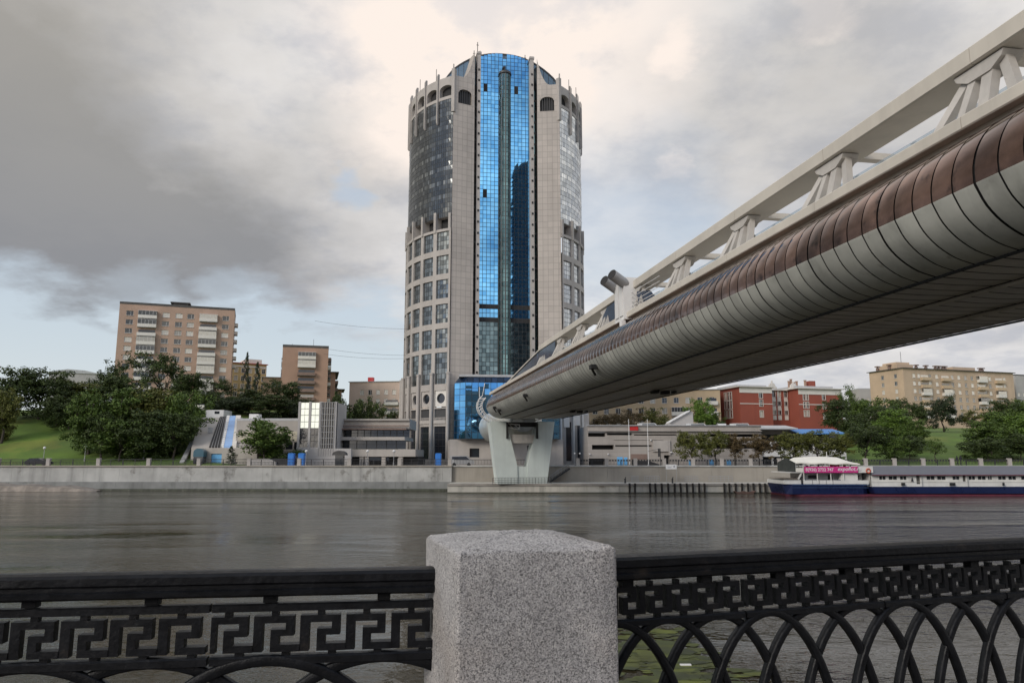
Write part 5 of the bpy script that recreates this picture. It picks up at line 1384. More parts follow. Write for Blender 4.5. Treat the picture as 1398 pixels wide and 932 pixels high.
for p in (1056.3, 1063.8, 1071, 1080.3):
    for za, zb_ in ((zz(546.5), zz(541.0)), (zz(559), zz(553)), (zz(572), zz(566))): q = MB(); q.box(X(p) + .02, X(p + 5.0), 3.9, 3.999, za, zb_); q.build('white_panel', M['cream'], rs)
wC = [(X(p) - X(1087.2), X(p + 2.6) - X(1087.2), z, z + 1.8) for p in (1093.5, 1098) for z in (zz(545.5), zz(556.5), zz(568))] + [(X(1120) - X(1087.2), X(1124) - X(1087.2), z, z + 1.7) for z in (zz(544.5), zz(557), zz(571))]
block(rs, X(1147) - X(1087.2), 18, 5, top - 0.2, M['redbrick'], M['cream'], wC, origin=(X(1087.2), -1.0), eave=.9, parapet=0, kind='trim')
for b_ in ((-.1, X(1053.9), -.12, -.01, zz(552), zz(551)), (X(1087.3), X(1147), -1.12, -1.01, zz(552), zz(551)), (-.1, X(1053.9), -.16, -.01, top - 1.7, top - .1), (X(1087.3), X(1147), -1.16, -1.01, top - 1.9, top - .3)): q = MB(); q.box(*b_); q.build('cornice', M['cream'], rs)
q = MB(); q.box(X(1092), X(1145), 2, 13, top - .0, top + 1.0); q.box(X(1012), X(1052), 2, 14, top + .2, top + .9); q.build('upper_roof', M['roof_pale'], rs)
for p, h_ in ((1091, 1.6), (1094, 2.2), (1098, 1.3), (1102, 1.6), (1114, 2.0)): q = MB(); q.box(X(p), X(p) + .5, 5, 5.5, top + .4, top + 1 + h_); q.box(X(p) - .12, X(p) + .62, 4.9, 5.6, top + 1 + h_, top + 1.2 + h_); q.build('chimney', M['brick_b'], rs)
q = MB(); q.box(X(1121), X(1129), 5, 8, top + .5, top + 3.0); q.build('stair_head', M['redbrick'], rs)
for p in (1063.5, 1093):
    q = MB(); n = 12
    q.prism([(X(p) - 1.6, top), (X(p) - 1.6, top + .6)] + [(X(p) - 1.1 * math.cos(math.pi * i / n), top + .6 + 1.3 * math.sin(math.pi * i / n)) for i in range(n + 1)] + [(X(p) + 1.6, top + .6), (X(p) + 1.6, top)], 'y', 3.2, 3.7); q.tube([(X(p), 3.45, top + 1.8), (X(p), 3.45, top + 2.5)], .25, 6); q.build('roof_ornament', M['cream'], rs)
# ---------------------------------------------------------------- tan block on the right hill
a, rz, W = corner_frame(1237, 285, 1388, 303)
bT = thing('apartment_block', 'broad tan apartment block with roof chimneys on the right hill, bright sky glints in its windows', 'apartment block', a, rz)
top = zat(504.5, 290); rows = [top - 3.0 - 2.95 * k for k in range(8)]
X = lambda px: (px - 1237) / 151 * W
cols = (1251, 1257.5, 1272, 1281, 1302, 1311, 1320, 1329, 1337, 1347, 1354, 1375)
block(bT, W, 17, 8, top, M['tan'], M['roof_dark'], [(X(p) - .75, X(p) + .75, z - .5, z + 1.1) for p in cols for z in rows[:6]], left=[(6 + 6.5 * k, 7.4 + 6.5 * k, z - .5, z + 1.1) for k in range(2) for z in rows[:5]],
      bal=[(X(p) - 2.0, z - 1.3, 4.4, 2.6, 'tan' if (i + int(p)) % 3 else 'glazed') for p in (1264, 1291.5, 1341, 1366) for i, z in enumerate(rows[:6])], eave=.7, parapet=0, kind='house')
q = MB(); q.box(1.5, 9.5, 4, 13, top + .2, top + 2.2); q.box(2.2, 8.8, 5, 12, top + 2.2, top + 3.1); q.build('attic', M['tan'], bT); q = MB(); q.box(X(1313), X(1344), 3, 12, top + .2, top + 2.0); q.build('attic', M['tan'], bT)
for p in (1216 - 6, 1222, 1266, 1292, 1296.5, 1302, 1305, 1279, 1354.5, 1357.5):
    q = MB(); xx = X(p) if p > 1237 else .6; yy = 4 if p > 1237 else 7 if p > 1215 else 13
    q.box(xx, xx + .9, yy, yy + .9, top + .2, top + 1.6); q.box(xx - .35, xx + 1.25, yy - .3, yy + 1.2, top + 1.9, top + 2.3); q.bar((xx + .4, yy + .4, top + 1.6), (xx + .4, yy + .4, top + 1.9), .5); q.build('chimney', M['bronze'], bT)
q = MB(); q.tube([(X(1252), 6, top + 2), (X(1252), 6, top + 7.5)], .08, 5); q.build('antenna', M['mullion'], bT)
a, rz, W = corner_frame(1390, 312, 1440, 318)
bU = thing('apartment_block', 'grey apartment block cut off by the right edge of the picture', 'apartment block', a, rz)
block(bU, W, 14, 8, zat(512, 312), M['greyb'], M['roof_dark'], [(.8 + 3 * k, 2.2 + 3 * k, z, z + 1.5) for k in range(4) for z in (18, 21, 24, 27)], parapet=.4)
a, rz, W = corner_frame(1174, 330, 1196, 330)
bV = thing('distant_block', 'distant pale building just visible between the red school trees and the tan block', 'building', a, rz)
block(bV, W, 10, 8, zat(531, 330), M['greyb'], M['roof_pale'], [(1 + 2.4 * k, 2.2 + 2.4 * k, 26, 27.6) for k in range(2)], parapet=.4)
# white pitched glass canopy on the garage roof
sk = thing('stair_canopy', 'white ribbed slanting stair canopy standing on the garage roof', 'canopy', (at(912, 570, 170).x, 170, gz(580)))
q = MB(); X = lambda px: at(px, 570, 170).x - at(912, 570, 170).x
Z = lambda py: zat(py, 170) - gz(580)
q.prism([(X(912), Z(580)), (X(912), Z(578)), (X(942), Z(561.5)), (X(947), Z(561.8)), (X(947), Z(580))], 'y', .5, 4); q.build('housing', M['greyb'], sk)
for i in range(6):
    t = i / 6
    q = MB(); xa_, xb_ = X(914) + (X(942) - X(914)) * t, X(914) + (X(942) - X(914)) * (t + .15)
    zf = lambda x: Z(578) + (Z(561.5) - Z(578)) * (x - X(912)) / (X(942) - X(912))
    q.prism([(xa_, zf(xa_) + .02), (xb_, zf(xb_) + .02), (xb_ + .2, zf(xb_) + .35), (xa_ + .2, zf(xa_) + .35)], 'y', -.1, 4.2); q.build('rib', M['white_paint'], sk)
# ---------------------------------------------------------------- skyscraper behind the camera, seen mirrored in the tower's right glass strip
sx_ = thing('dark_skyscraper', 'dark glass skyscraper mirrored in the right half of the blue glass strip', 'skyscraper', (99, -95, 0), R(20))
q = MB(); q.prism([(0, 0), (60, 0), (60, 150), (34, 150), (34, 172)] + [(17 + 17 * math.cos(math.pi * i / 12), 184 + 12 * math.sin(math.pi * i / 12)) for i in range(13)], 'y', -30, 0); q.build('shaft', mat('dark_tower_glass', (.03, .045, .075), .1, metal=.3, tiles=(3, 3.5, .2, .4, .3)), sx_)

# ---------------------------------------------------------------- near-bank blocks behind the camera (they darken the mirrored lobby glass)
for x, y, w_, h_, lab in ((-20, -75, 56, 36, 'long low near bank block mirrored in the lower lobby glass'), (38, -70, 40, 30, 'lower near bank block mirrored at the right of the lobby glass')):
    nbk = thing('riverside_block', lab, 'building', (x + w_, y, 0), math.pi)
    block(nbk, w_, 14, 0, h_, M['brick_b'], M['roof_dark'], [(2 + 4 * k, 4 + 4 * k, z, z + 1.8) for k in range(int(w_ / 4) - 1) for z in range(3, int(h_) - 3, 8)], parapet=.5)
# ================================================================ trees
def crown_mesh(name, seed, style):
    """unit crown (height 1, width 1) of many leaf-sized faces grouped in clumps; z from 0 (ground) to 1"""
    rg = np.random.default_rng(seed)
    V, Fc = [], []
    if style == 'conifer':
        nc = 70; cl = []
        for i in range(nc):
            z = .06 + .92 * (i + rg.random()) / nc; r = .5 * (1 - z) ** .8 * rg.uniform(.55, 1.05); a = rg.random() * 6.283
            cl.append((r * .75 * math.cos(a), r * .75 * math.sin(a), z, .05 + .10 * (1 - z), .035)); 
        leaf = .030; per = 40
    elif style == 'column':
        nc = 60; cl = []
        for i in range(nc):
            z = .08 + .88 * rg.random(); r = .42 * math.sqrt(max(1 - ((z - .42) / .6) ** 2, .02)) * rg.uniform(.2, 1); a = rg.random() * 6.283
            cl.append((r * math.cos(a), r * math.sin(a), z, .16, .07))
        leaf = .035; per = 45
    else:
        cl = []
        zc, hz = {'round': (.60, .40), 'bush': (.50, .50), 'lacy': (.62, .38)}[style]
        nc = {'round': 92, 'bush': 120, 'lacy': 64}[style]
        lob = [(rg.uniform(-.25, .25), rg.uniform(-.25, .25), zc + rg.uniform(-.55, .5) * hz, rg.uniform(.2, .3)) for _ in range(9)] + [(0, 0, zc, .34)]
        while len(cl) < nc:
            lx, ly, lz, lr = lob[rg.integers(len(lob))]
            d = rg.normal(size=3); d /= np.linalg.norm(d); rr_ = lr * rg.uniform(.55, 1.05)
            p = np.array((lx, ly, lz)) + d * np.array((rr_, rr_, rr_ * hz / .42))
            if p[2] > .985 or p[2] < zc - hz * 1.02 or math.hypot(p[0], p[1]) > .54: continue
            cl.append((p[0], p[1], p[2], rg.uniform(.075, .13), rg.uniform(.05, .085)))
        leaf = {'round': .033, 'bush': .034, 'lacy': .031}[style]; per = {'round': 72, 'bush': 72, 'lacy': 58}[style]
    for cx, cy, cz, cr, ch in cl:
        n = int(per * rg.uniform(.7, 1.3))
        d = rg.normal(size=(n, 3)); d /= np.linalg.norm(d, axis=1)[:, None]
        rad = rg.random(n) ** .45
        P = np.stack((cx + d[:, 0] * cr * rad, cy + d[:, 1] * cr * rad, cz + d[:, 2] * ch * rad), 1)
        for k in range(n):
            nn = d[k] * .7 + np.array((0, 0, .45)) + rg.normal(size=3) * .5; nn /= np.linalg.norm(nn)
            t = np.cross(nn, rg.normal(size=3)); t /= np.linalg.norm(t); b = np.cross(nn, t)
            s = leaf * rg.uniform(.6, 1.35); q = P[k]; i0 = len(V)
            V.extend([tuple(q - t * s * .55), tuple(q + b * s * .34 - t * s * .05), tuple(q + t * s * .6), tuple(q - b * s * .34)])
            Fc.append((i0, i0 + 1, i0 + 2, i0 + 3))
    me = bpy.data.meshes.new(name); me.from_pydata(V, [], Fc); me.materials.append(FOL['mid']); me.update(); return me
def trunk_mesh(seed, style):
    rg = random.Random(seed); q = MB()
    top = .96 if style in ('conifer', 'column') else .62
    n = 8; pts = [(rg.uniform(-.012, .012) * i, rg.uniform(-.012, .012) * i, top * i / n - .02) for i in range(n + 1)]
    q.tube(pts, [.032 * (1 - .8 * i / n) + (.012 if i == 0 else 0) for i in range(n + 1)], 7)
    if style not in ('conifer', 'column'):
        for k in range(7):
            z0 = rg.uniform(.26, .55); a = k * 2.4 + rg.uniform(-.4, .4); L = rg.uniform(.22, .36)
            base = Vector((0, 0, z0)); mid = base + Vector((math.cos(a) * L * .5, math.sin(a) * L * .5, L * .38)); end = mid + Vector((math.cos(a + .3) * L * .45, math.sin(a + .3) * L * .45, L * .55))
            q.tube([base, mid, end], [.015, .010, .004], 5)
    return q.mesh('trunk', M['bark'], True)
CR, TR = {}, {}
for st_, k_ in (('round', 4), ('bush', 4), ('lacy', 3), ('conifer', 2), ('column', 2)):
    CR[st_] = [crown_mesh('crown', 100 + i * 7 + len(st_), st_) for i in range(k_)]
    TR[st_] = [trunk_mesh(40 + i * 3 + len(st_), st_) for i in range(k_)]
tcount = 0
def tree(label, px, Y, ytop, wpx, style, leaf, group, name='tree', zb=None, cat='tree'):
    global tcount
    x = at(px, 600, Y).x; z0 = terrain(x, Y) if zb is None else zb
    H = zat(ytop, Y) - z0; W_ = wpx / F * Y * (1.12 if style in ('round', 'bush', 'lacy') else .99)
    t = thing(name, label, cat, (x, Y, z0 - .05), random.uniform(0, 6.28), group)
    i = tcount % len(CR[style]); tcount += 1
    c = link(CR[style][i], 'crown', t); c.scale = (W_, W_, H); c.material_slots[0].link = 'OBJECT'; c.material_slots[0].material = FOL[leaf]
    k = link(TR[style][i], 'trunk', t); k.scale = (H * .8, H * .8, H) if style in ('conifer', 'column') else (H * .75, H * .75, H)
    return t
LH = 'trees on the left grass slope'; LB = 'trees between the brick blocks and low buildings'; RS = 'street trees before the garage and arcade'; RH = 'trees on the right slope'
T = [
 ('dark green tree in the right foot of the large thicket, close to the concrete building', 238, 150, 556, 66, 'bush', 'dark', LH),
 ('mid green low tree in the middle foot of the large thicket, behind the fence', 165, 148, 566, 74, 'bush', 'mid', LH),
 ('dark tree crown filling the large thicket under its olive top', 205, 165, 530, 90, 'bush', 'dark', LH),
 ('dark tree standing between the far left trees and the thicket', 92, 170, 546, 50, 'bush', 'dark', LH),
 ('dark tree behind the concrete service building, under the big brick block', 283, 185, 530, 60, 'bush', 'dark', LB),
 ('shaded tree behind the sloping roof, below the slim conifers', 318, 182, 542, 60, 'bush', 'conifer', LB),
 ('shaded tree between the low beige hall and smaller brick block', 392, 186, 545, 56, 'bush', 'conifer', LB),
 ('dark tree filling the gap below the tan block left corner', 1205, 180, 552, 62, 'bush', 'dark', RH),
 ('dark green tree behind the full street tree, under the red school wall', 1168, 175, 560, 56, 'bush', 'dark', RH),
 ('mid green tree behind the right rim of the grass slope', 1368, 172, 556, 70, 'bush', 'mid', RH),
 ('dark broad tree at the far left edge of the picture, highest on the slope', 8, 176, 498, 92, 'bush', 'dark', LH),
 ('dark tree with ragged top beside the tree at the far left edge', 50, 178, 500, 80, 'round', 'dark', LH),
 ('olive bush cut by the left edge of the picture, above the grass', 2, 160, 524, 46, 'bush', 'olive', LH),
 ('low olive tree in the dip between far left trees and the large thicket', 102, 185, 516, 78, 'bush', 'olive', LH),
 ('shadowy tree filling the low gap under the olive tree on the left slope', 75, 172, 538, 66, 'bush', 'dark', LH),
 ('small airy tree standing before the left edge of the big brick block', 150, 205, 486, 58, 'lacy', 'dark', LH),
 ('tall loose tree before the middle of the big brick block', 212, 205, 474, 76, 'lacy', 'dark', LH),
 ('dark tree below the airy tree at the left edge of the big brick block', 155, 190, 508, 70, 'bush', 'dark', LH),
 ('mid green tree at the left end of the large thicket, over the grass', 122, 153, 533, 62, 'bush', 'mid', LH),
 ('broad green tree in the middle of the large thicket on the left slope', 165, 156, 524, 96, 'bush', 'mid', LH),
 ('olive crowned tree topping the right half of the large thicket', 215, 160, 521, 96, 'bush', 'olive', LH),
 ('green tree at the right end of the large thicket beside the concrete building', 246, 156, 528, 66, 'bush', 'mid', LH),
 ('dark low tree in the foot of the large thicket, near the lamp', 190, 150, 556, 84, 'bush', 'dark', LH),
 ('dark low tree at the left foot of the large thicket', 140, 150, 560, 56, 'bush', 'dark', LH),
 ('dark green tree right of the tall loose tree, before the big brick block', 252, 195, 505, 56, 'round', 'dark', LH),
 ('dark tree before the right edge of the big brick block', 296, 200, 512, 50, 'lacy', 'dark', LB),
 ('slim pointed conifer left of the pair before the yellow house', 331, 200, 480, 24, 'conifer', 'conifer', LB),
 ('slim pointed conifer right of the pair before the yellow house', 346, 200, 493, 26, 'conifer', 'conifer', LB),
 ('broad dark tree under the pair of slim conifers', 338, 188, 528, 74, 'bush', 'dark', LB),
 ('dark tree before the low pale house and small brick block', 384, 190, 518, 50, 'round', 'dark', LB),
 ('dark tree behind the low beige hall roof', 366, 182, 538, 70, 'bush', 'dark', LB),
 ('small tree at the foot of the smaller brick block, left of the glass stair tower', 404, 200, 540, 40, 'bush', 'dark', LB),
 ('dark tree right of the smaller brick block above the terraced building', 462, 200, 528, 46, 'bush', 'dark', LB),
 ('dark tree in the middle above the terraced building', 493, 205, 537, 46, 'bush', 'dark', LB),
 ('low green tree before the pink beige block', 512, 210, 548, 42, 'bush', 'mid', LB),
 ('small dark tree next to the tower foot above the terraced building', 536, 208, 555, 28, 'bush', 'dark', LB),
 ('large bushy street tree standing alone before the low beige hall', 362, 144.2, 566, 92, 'bush', 'mid', 'street trees on the left embankment'),
 ('small dark spruce left of the large bushy street tree', 317, 144.0, 608, 28, 'conifer', 'conifer', 'street trees on the left embankment'),
 ('dull green street tree before the garage, leftmost of the row', 944, 144, 582, 44, 'round', 'olive', RS),
 ('dark street tree before the garage, second of the row', 976, 144, 585, 41, 'round', 'olive', RS),
 ('thin rusty street tree before the garage, third of the row', 1002, 144, 590, 30, 'round', 'autumn', RS),
 ('rounded rusty brown street tree before the garage corner', 1035, 144, 592, 46, 'round', 'autumn', RS),
 ('sparse brownish street tree behind the boat canopy', 1083, 144, 584, 48, 'round', 'olive', RS),
 ('sparse olive street tree under the blue canopy', 1114, 144, 584, 46, 'round', 'olive', RS),
 ('thin olive street tree right of the blue canopy posts', 1146, 144.5, 590, 39, 'round', 'olive', RS),
 ('full dark green street tree right of the blue canopy', 1181, 145, 577, 60, 'round', 'dark', RS),
 ('smaller green street tree above the long cabin roof of the boat', 1219, 145, 588, 41, 'round', 'mid', RS),
 ('dark tree touching the right wall of the red school', 1145, 205, 541, 56, 'bush', 'dark', RH),
 ('tall loose tree rising right of the red school', 1162, 215, 521, 34, 'lacy', 'mid', RH),
 ('broad mid green tree below the left corner of the tan block', 1188, 190, 540, 64, 'bush', 'mid', RH),
 ('bright green tree between the full street tree and the grass', 1222, 172, 556, 62, 'bush', 'bright', RH),
 ('dark tree before the left wall of the tan block', 1229, 215, 541, 44, 'bush', 'dark', RH),
 ('dark slender tree left of the dark dense tree before the tan block', 1258, 210, 547, 28, 'round', 'dark', RH),
 ('dark dense tree standing alone before the middle of the tan block', 1290, 212, 538, 40, 'bush', 'conifer', RH),
 ('green tree at the left rim of the grass slope', 1246, 165, 570, 46, 'bush', 'mid', RH),
 ('shaded green shrub tree at the left foot of the grass slope', 1240, 152, 592, 48, 'bush', 'dark', RH),
 ('young small tree standing alone on the right grass slope', 1275, 148, 596, 24, 'lacy', 'mid', RH),
 ('sparse brownish tree before the right part of the tan block', 1330, 215, 556, 44, 'lacy', 'olive', RH),
 ('large round green tree at the right rim of the grass slope', 1352, 158, 570, 68, 'bush', 'mid', RH),
 ('dark green tree at the foot of the right rim of the grass slope', 1346, 150, 595, 58, 'bush', 'dark', RH),
 ('dark tree under the right end of the tan block', 1372, 205, 541, 50, 'bush', 'dark', RH),
 ('bright green tree at the right edge of the picture', 1392, 168, 560, 64, 'bush', 'bright', RH),
 ('dark tree low at the right edge of the picture above the fence', 1391, 152, 590, 56, 'bush', 'dark', RH),
 ('tree at the right edge before the grey block', 1400, 205, 542, 50, 'bush', 'mid', RH),
 ('reddish brown bush on the garage roof edge near the bridge, before the beige block', 826, 205, 562, 46, 'lacy', 'autumn', 'trees behind the garage roof'),
 ('rusty tree behind the garage roof below the bridge, middle of the brown ones', 858, 205, 556, 52, 'lacy', 'autumn', 'trees behind the garage roof'),
 ('olive brown tree behind the garage roof left of the white ribbed canopy', 892, 205, 552, 50, 'lacy', 'olive', 'trees behind the garage roof'),
 ('bright green tree between the white ribbed canopy and the red school', 958, 200, 541, 40, 'bush', 'bright', 'trees behind the garage roof'),
 ('low green tree touching the left corner of the red school', 976, 203, 558, 30, 'bush', 'mid', 'trees behind the garage roof'),
]
for a in T:
    zb = 6.5 if a[7].startswith('trees behind') else None
    tree(*a, zb=zb)
# shrubs along the fence on the left slope
rr = random.Random(21)
# ================================================================ vehicles
def car_meshes(kind):
    b, g_ = MB(), MB()
    if kind == 'van':
        prof = [(-2.4, .35), (-2.4, 1.2), (-2.3, 1.95), (1.0, 2.0), (1.75, 1.25), (2.4, 1.0), (2.45, .4)]; win = [(-1.9, 1.3), (-1.85, 1.8), (.9, 1.85), (1.5, 1.28)]
    else:
        prof = [(-2.2, .3), (-2.25, .85), (-1.9, 1.0), (-1.35, 1.42), (.35, 1.45), (1.15, .98), (2.1, .8), (2.2, .35)]; win = [(-1.65, 1.0), (-1.25, 1.34), (.3, 1.37), (.95, .98)]
    w = .85
    b.prism(prof, 'y', -w, w); g_.prism(win, 'y', -w - .012, w + .012)
    x0, x1 = (win[3][0], win[2][0]); 
    wm_ = MB(); wm_.prism([(.32 * math.cos(6.283 * i / 14), .32 + .32 * math.sin(6.283 * i / 14)) for i in range(14)], 'y', -.11, .11)
    return b, g_, wm_
VM = {}
for k_ in ('van', 'car'):
    b, g_, wm_ = car_meshes(k_)
    bm_ = b.mesh('body', M['car_white']); VM[k_] = (bm_, g_.mesh('window_band', M['win_dark']), wm_.mesh('wheel', M['rubber']))
def vehicle(kind, label, cat, paint, loc, rz=0, group=None, scale=1.0):
    t = thing('parked_van' if kind == 'van' else 'parked_car', label, cat, loc, rz, group)
    o = link(VM[kind][0], 'body', t); o.material_slots[0].link = 'OBJECT'; o.material_slots[0].material = M[paint]
    link(VM[kind][1], 'window_band', t)
    for x in (-1.45, 1.4):
        for y in (-.8, .8): link(VM[kind][2], 'wheel', t, (x, y, 0))
    t.scale = (scale,) * 3; return t
vehicle('van', 'silver estate van parked on the road before the glass lobby', 'van', 'car_silver', (at(630.5, 628, 139).x, 139, .01), 0.0, scale=.95)
vehicle('car', 'dark car parked behind the fence at the foot of the left grass slope', 'car', 'car_black', (at(54, 625, 140).x, 140, .01), 0)
GR = 'vehicles on the garage roof'
zr = zat(581, 152) - 1.25
for kind, px, Y, paint, rz, lab in (('van', 886, 157, 'car_white', .2, 'white van on the garage roof, left of the white ribbed canopy'), ('van', 953, 158, 'car_white', 0.1, 'long white van on the garage roof right of the ribbed canopy'),
        ('car', 901, 156, 'car_silver', .1, 'silver car on the garage roof between the white van and ribbed canopy'), ('car', 838, 156, 'car_white', .4, 'white car on the garage roof nearest to the bridge'), ('car', 971, 156, 'car_white', .5, 'white car right of the long white van on the roof'),
        ('car', 861, 157, 'car_black', .0, 'black car on the garage roof beside the red one'), ('van', 984, 160, 'car_white', 1.4, 'white van seen end on near the left corner of the red school'), ('van', 1012, 158, 'car_white', .3, 'white van on the roof in front of the red school')):
    vehicle(kind, lab, 'van' if kind == 'van' else 'car', paint, (at(px, 575, Y).x, Y, zr), rz, GR)
t = vehicle('car', 'small red car on the garage roof under the bridge', 'car', 'car_red', (at(864, 575, 154).x, 154, zr), 1.5, GR)
# ================================================================ street things on the far bank
def lamp(px, Y, h, label, glob=True, group='lamp posts on the embankment'):
    x = at(px, 610, Y).x; t = thing('lamp_post', label, 'street lamp', (x, Y, terrain(x, Y)), 0, group)
    q = MB(); q.tube([(0, 0, 0), (0, 0, h * .4), (0, 0, h)], [.09, .07, .05], 7); q.tube([(0, 0, 0), (0, 0, .6)], .13, 8); q.build('post', M['grey_metal'], t)
    q = MB()
    if glob: q.tube([(0, 0, h), (0, 0, h + .12), (0, 0, h + .38), (0, 0, h + .5)], [.1, .26, .26, .08], 10)
    else: q.bar((0, 0, h), (-.9, -.2, h + .12), .1); q.box(-1.35, -.8, -.35, -.05, h + .06, h + .2)
    q.build('lamp_head', M['white_paint'], t); return t
lamp(197, 150, zat(607, 150) - terrain(at(197, 610, 150).x, 150) - .3, 'lamp with white globe before the large thicket on the left slope')
lamp(238, 152, zat(578, 152) - terrain(at(238, 610, 152).x, 152), 'tall street lamp with bent arm before the right end of the thicket', False)
lamp(117, 148, zat(612, 148) - .8, 'short globe lamp left on the slope below the left end of the thicket')
lamp(61, 146, zat(613, 146) - .5, 'short globe lamp near the dark parked car on the left')
for px, lab in ((418.5, 'thin lamp post beside the royal blue doors'), (502, 'thin lamp post before the terraced building, left one'), (538, 'thin lamp post before the terraced building, right one')):
    lamp(px, 141, zat(614.5, 141) - .4, lab)
q = MB()
dk = thing('ticket_kiosk', 'dark domed kiosk behind the fence before the terraced building', 'kiosk', (at(464, 625, 142).x, 142, 0))
q.box(-.75, .75, -.7, .7, 0, 2.0); q.build('cabin', M['win_dark'], dk)
q = MB(); q.prism([(-1.3, 2.0)] + [(-1.3 * math.cos(math.pi * i / 8), 2.1 + .75 * math.sin(math.pi * i / 8)) for i in range(9)] + [(1.3, 2.0)], 'y', -.9, .9); q.build('roof', M['roof_dark'], dk)
pt = MB(); pt.box(-.55, .55, -.55, .55, .05, 2.15); pt.prism([(-.6, 2.15), (.6, 2.15), (.4, 2.38), (-.4, 2.38)], 'y', -.6, .6); pt.box(-.42, .42, -.6, -.551, .12, 2.05); pt.box(.28, .36, -.63, -.601, .95, 1.15)
ptm = pt.mesh('portable_toilet', M['blue_paint'])
for px, lab in ((398, 'royal blue portable cabin before the hall, left of two'), (412, 'royal blue portable cabin before the hall, right of two'), (598.5, 'royal blue portable cabin in front of the tower foot')):
    tag(link(ptm, 'portable_cabin', None, (at(px, 626, 142.5).x, 142.5, .01)), lab, 'portable cabin', 'royal blue portable cabins')
for px, lab in ((858.8, 'slim white flagpole before the garage, nearer to the bridge pier'), (884.5, 'slim white flagpole before the garage, nearer to the notice board')):
    fp = thing('flagpole', lab, 'flagpole', (at(px, 600, 143).x, 143, 0), 0, 'flagpoles before the garage')
    q = MB(); q.tube([(0, 0, .02), (0, 0, zat(572, 143))], [.08, .05], 8); q.build('pole', M['white_paint'], fp)
    q = MB(); q.tube([(0, 0, 0), (0, 0, .25)], .22, 8); q.build('foot', M['grey_metal'], fp)
tl = thing('traffic_light', 'dark traffic light post with cantilever arm between the flagpoles and first street tree', 'traffic light', (at(901.5, 620, 142).x, 142, 0))
q = MB(); q.tube([(0, 0, 0), (0, 0, zat(612, 142))], .07, 7); q.tube([(0, 0, zat(612.5, 142)), (-2.3, 0, zat(615.5, 142))], .04, 5); q.build('post', M['iron_far'], tl)
for dz_ in (1.7, 2.5): q = MB(); q.box(-.42, -.12, -.15, .15, dz_, dz_ + .75); q.build('signal_head', M['iron_far'], tl)
# bins, planters, hoardings between fence and buildings on the left
hd = MB(); hd.box(0, 4.6, -.05, .05, 0, 1.4)
for k in range(12): hd.box(k * .4, k * .4 + .2, -.09, -.05, .05, 1.4)
tag(hd.build('hoarding', M['iron_far'], loc=(at(372, 628, 143.3).x, 143.3, 0)), 'dark slatted hoarding under the large bushy street tree', 'hoarding')
hd = MB(); hd.prism([(0, 0), (5.2, 0), (5.2, .7), (3.8, 1.35), (1.0, 1.35), (0, .9)], 'y', -1, 1)
tag(hd.build('covered_stall', M['greyb'], loc=(at(342, 628, 143.6).x, 143.6, 0)), 'low grey covered stall left of the dark hoarding', 'stall')
# two people walking behind the fence on the right embankment
def person(px, Y, label, h=1.72, stride=.22, coat='cloth_dark', rz=0):
    x = at(px, 628, Y).x
    me = bpy.data.meshes.new('person'); s = h / 1.75
    J = {'pel': (0, 0, .95), 'ch': (.0, 0, 1.25), 'nk': (0, 0, 1.47), 'hd': (0, 0, 1.58), 'top': (0, 0, 1.72),
         'hl': (0, .1, .9), 'kl': (stride * .6, .1, .5), 'fl': (stride, .1, .06), 'tl': (stride + .16, .1, .04), 'hr': (0, -.1, .9), 'kr': (-stride * .3, -.1, .5), 'fr': (-stride, -.1, .08), 'tr': (-stride + .15, -.1, .04),
         'sl': (0, .2, 1.4), 'el': (-.06, .25, 1.12), 'wl': (.06, .25, .88), 'sr': (0, -.2, 1.4), 'er': (.03, -.25, 1.12), 'wr': (.14, -.24, .9)}
    ks = list(J); E = [('pel', 'ch'), ('ch', 'nk'), ('nk', 'hd'), ('hd', 'top'), ('pel', 'hl'), ('hl', 'kl'), ('kl', 'fl'), ('fl', 'tl'), ('pel', 'hr'), ('hr', 'kr'), ('kr', 'fr'), ('fr', 'tr'), ('ch', 'sl'), ('sl', 'el'), ('el', 'wl'), ('ch', 'sr'), ('sr', 'er'), ('er', 'wr')]
    me.from_pydata([tuple(c * s for c in J[k]) for k in ks], [(ks.index(a), ks.index(b)) for a, b in E], [])
    rad = {'pel': .15, 'ch': .17, 'nk': .06, 'hd': .1, 'top': .08, 'hl': .1, 'hr': .1, 'kl': .065, 'kr': .065, 'fl': .045, 'fr': .045, 'tl': .04, 'tr': .04, 'sl': .07, 'sr': .07, 'el': .05, 'er': .05, 'wl': .035, 'wr': .035}
    o = link(me, 'person', None, (x, Y, .2), rz)
    md = o.modifiers.new('Skin', 'SKIN')
    sv = me.skin_vertices[0].data if me.skin_vertices else None
    if sv is None:
        bm2 = bmesh.new(); bm2.from_mesh(me); bm2.verts.layers.skin.verify(); bm2.to_mesh(me); bm2.free(); sv = me.skin_vertices[0].data
    for i, k in enumerate(ks): sv[i].radius = (rad[k] * s, rad[k] * s); sv[i].use_root = (k == 'pel')
    o.modifiers.new('Sub', 'SUBSURF').levels = 1; o.modifiers['Sub'].render_levels = 1
    me.materials.append(M[coat]); return tag(o, label, 'person')
person(1306.5, 132.2, 'person in dark clothes behind the fence below the grass slope, left of two', rz=0)
person(1311.5, 132.5, 'person in dark clothes behind the fence below the grass slope, right of two', 1.78, .18, rz=.1)
# overhead cables left of the tower
for i, (ya, yb) in enumerate(((438, 449), (474.5, 485), (483, 489))):
    q = MB(); a, b = at(430 + i * 6, ya, 190), at(560, yb, 178)
    q.tube([a + (b - a) * (k / 10) + Vector((0, 0, -.5 * 4 * (k / 10) * (1 - k / 10))) for k in range(11)], .028, 4)
    tag(q.build('overhead_cable', M['mullion']), ['highest thin cable', 'middle thin cable', 'lowest thin cable'][i] + ' in the sky between the smaller brick block and tower', 'cable')
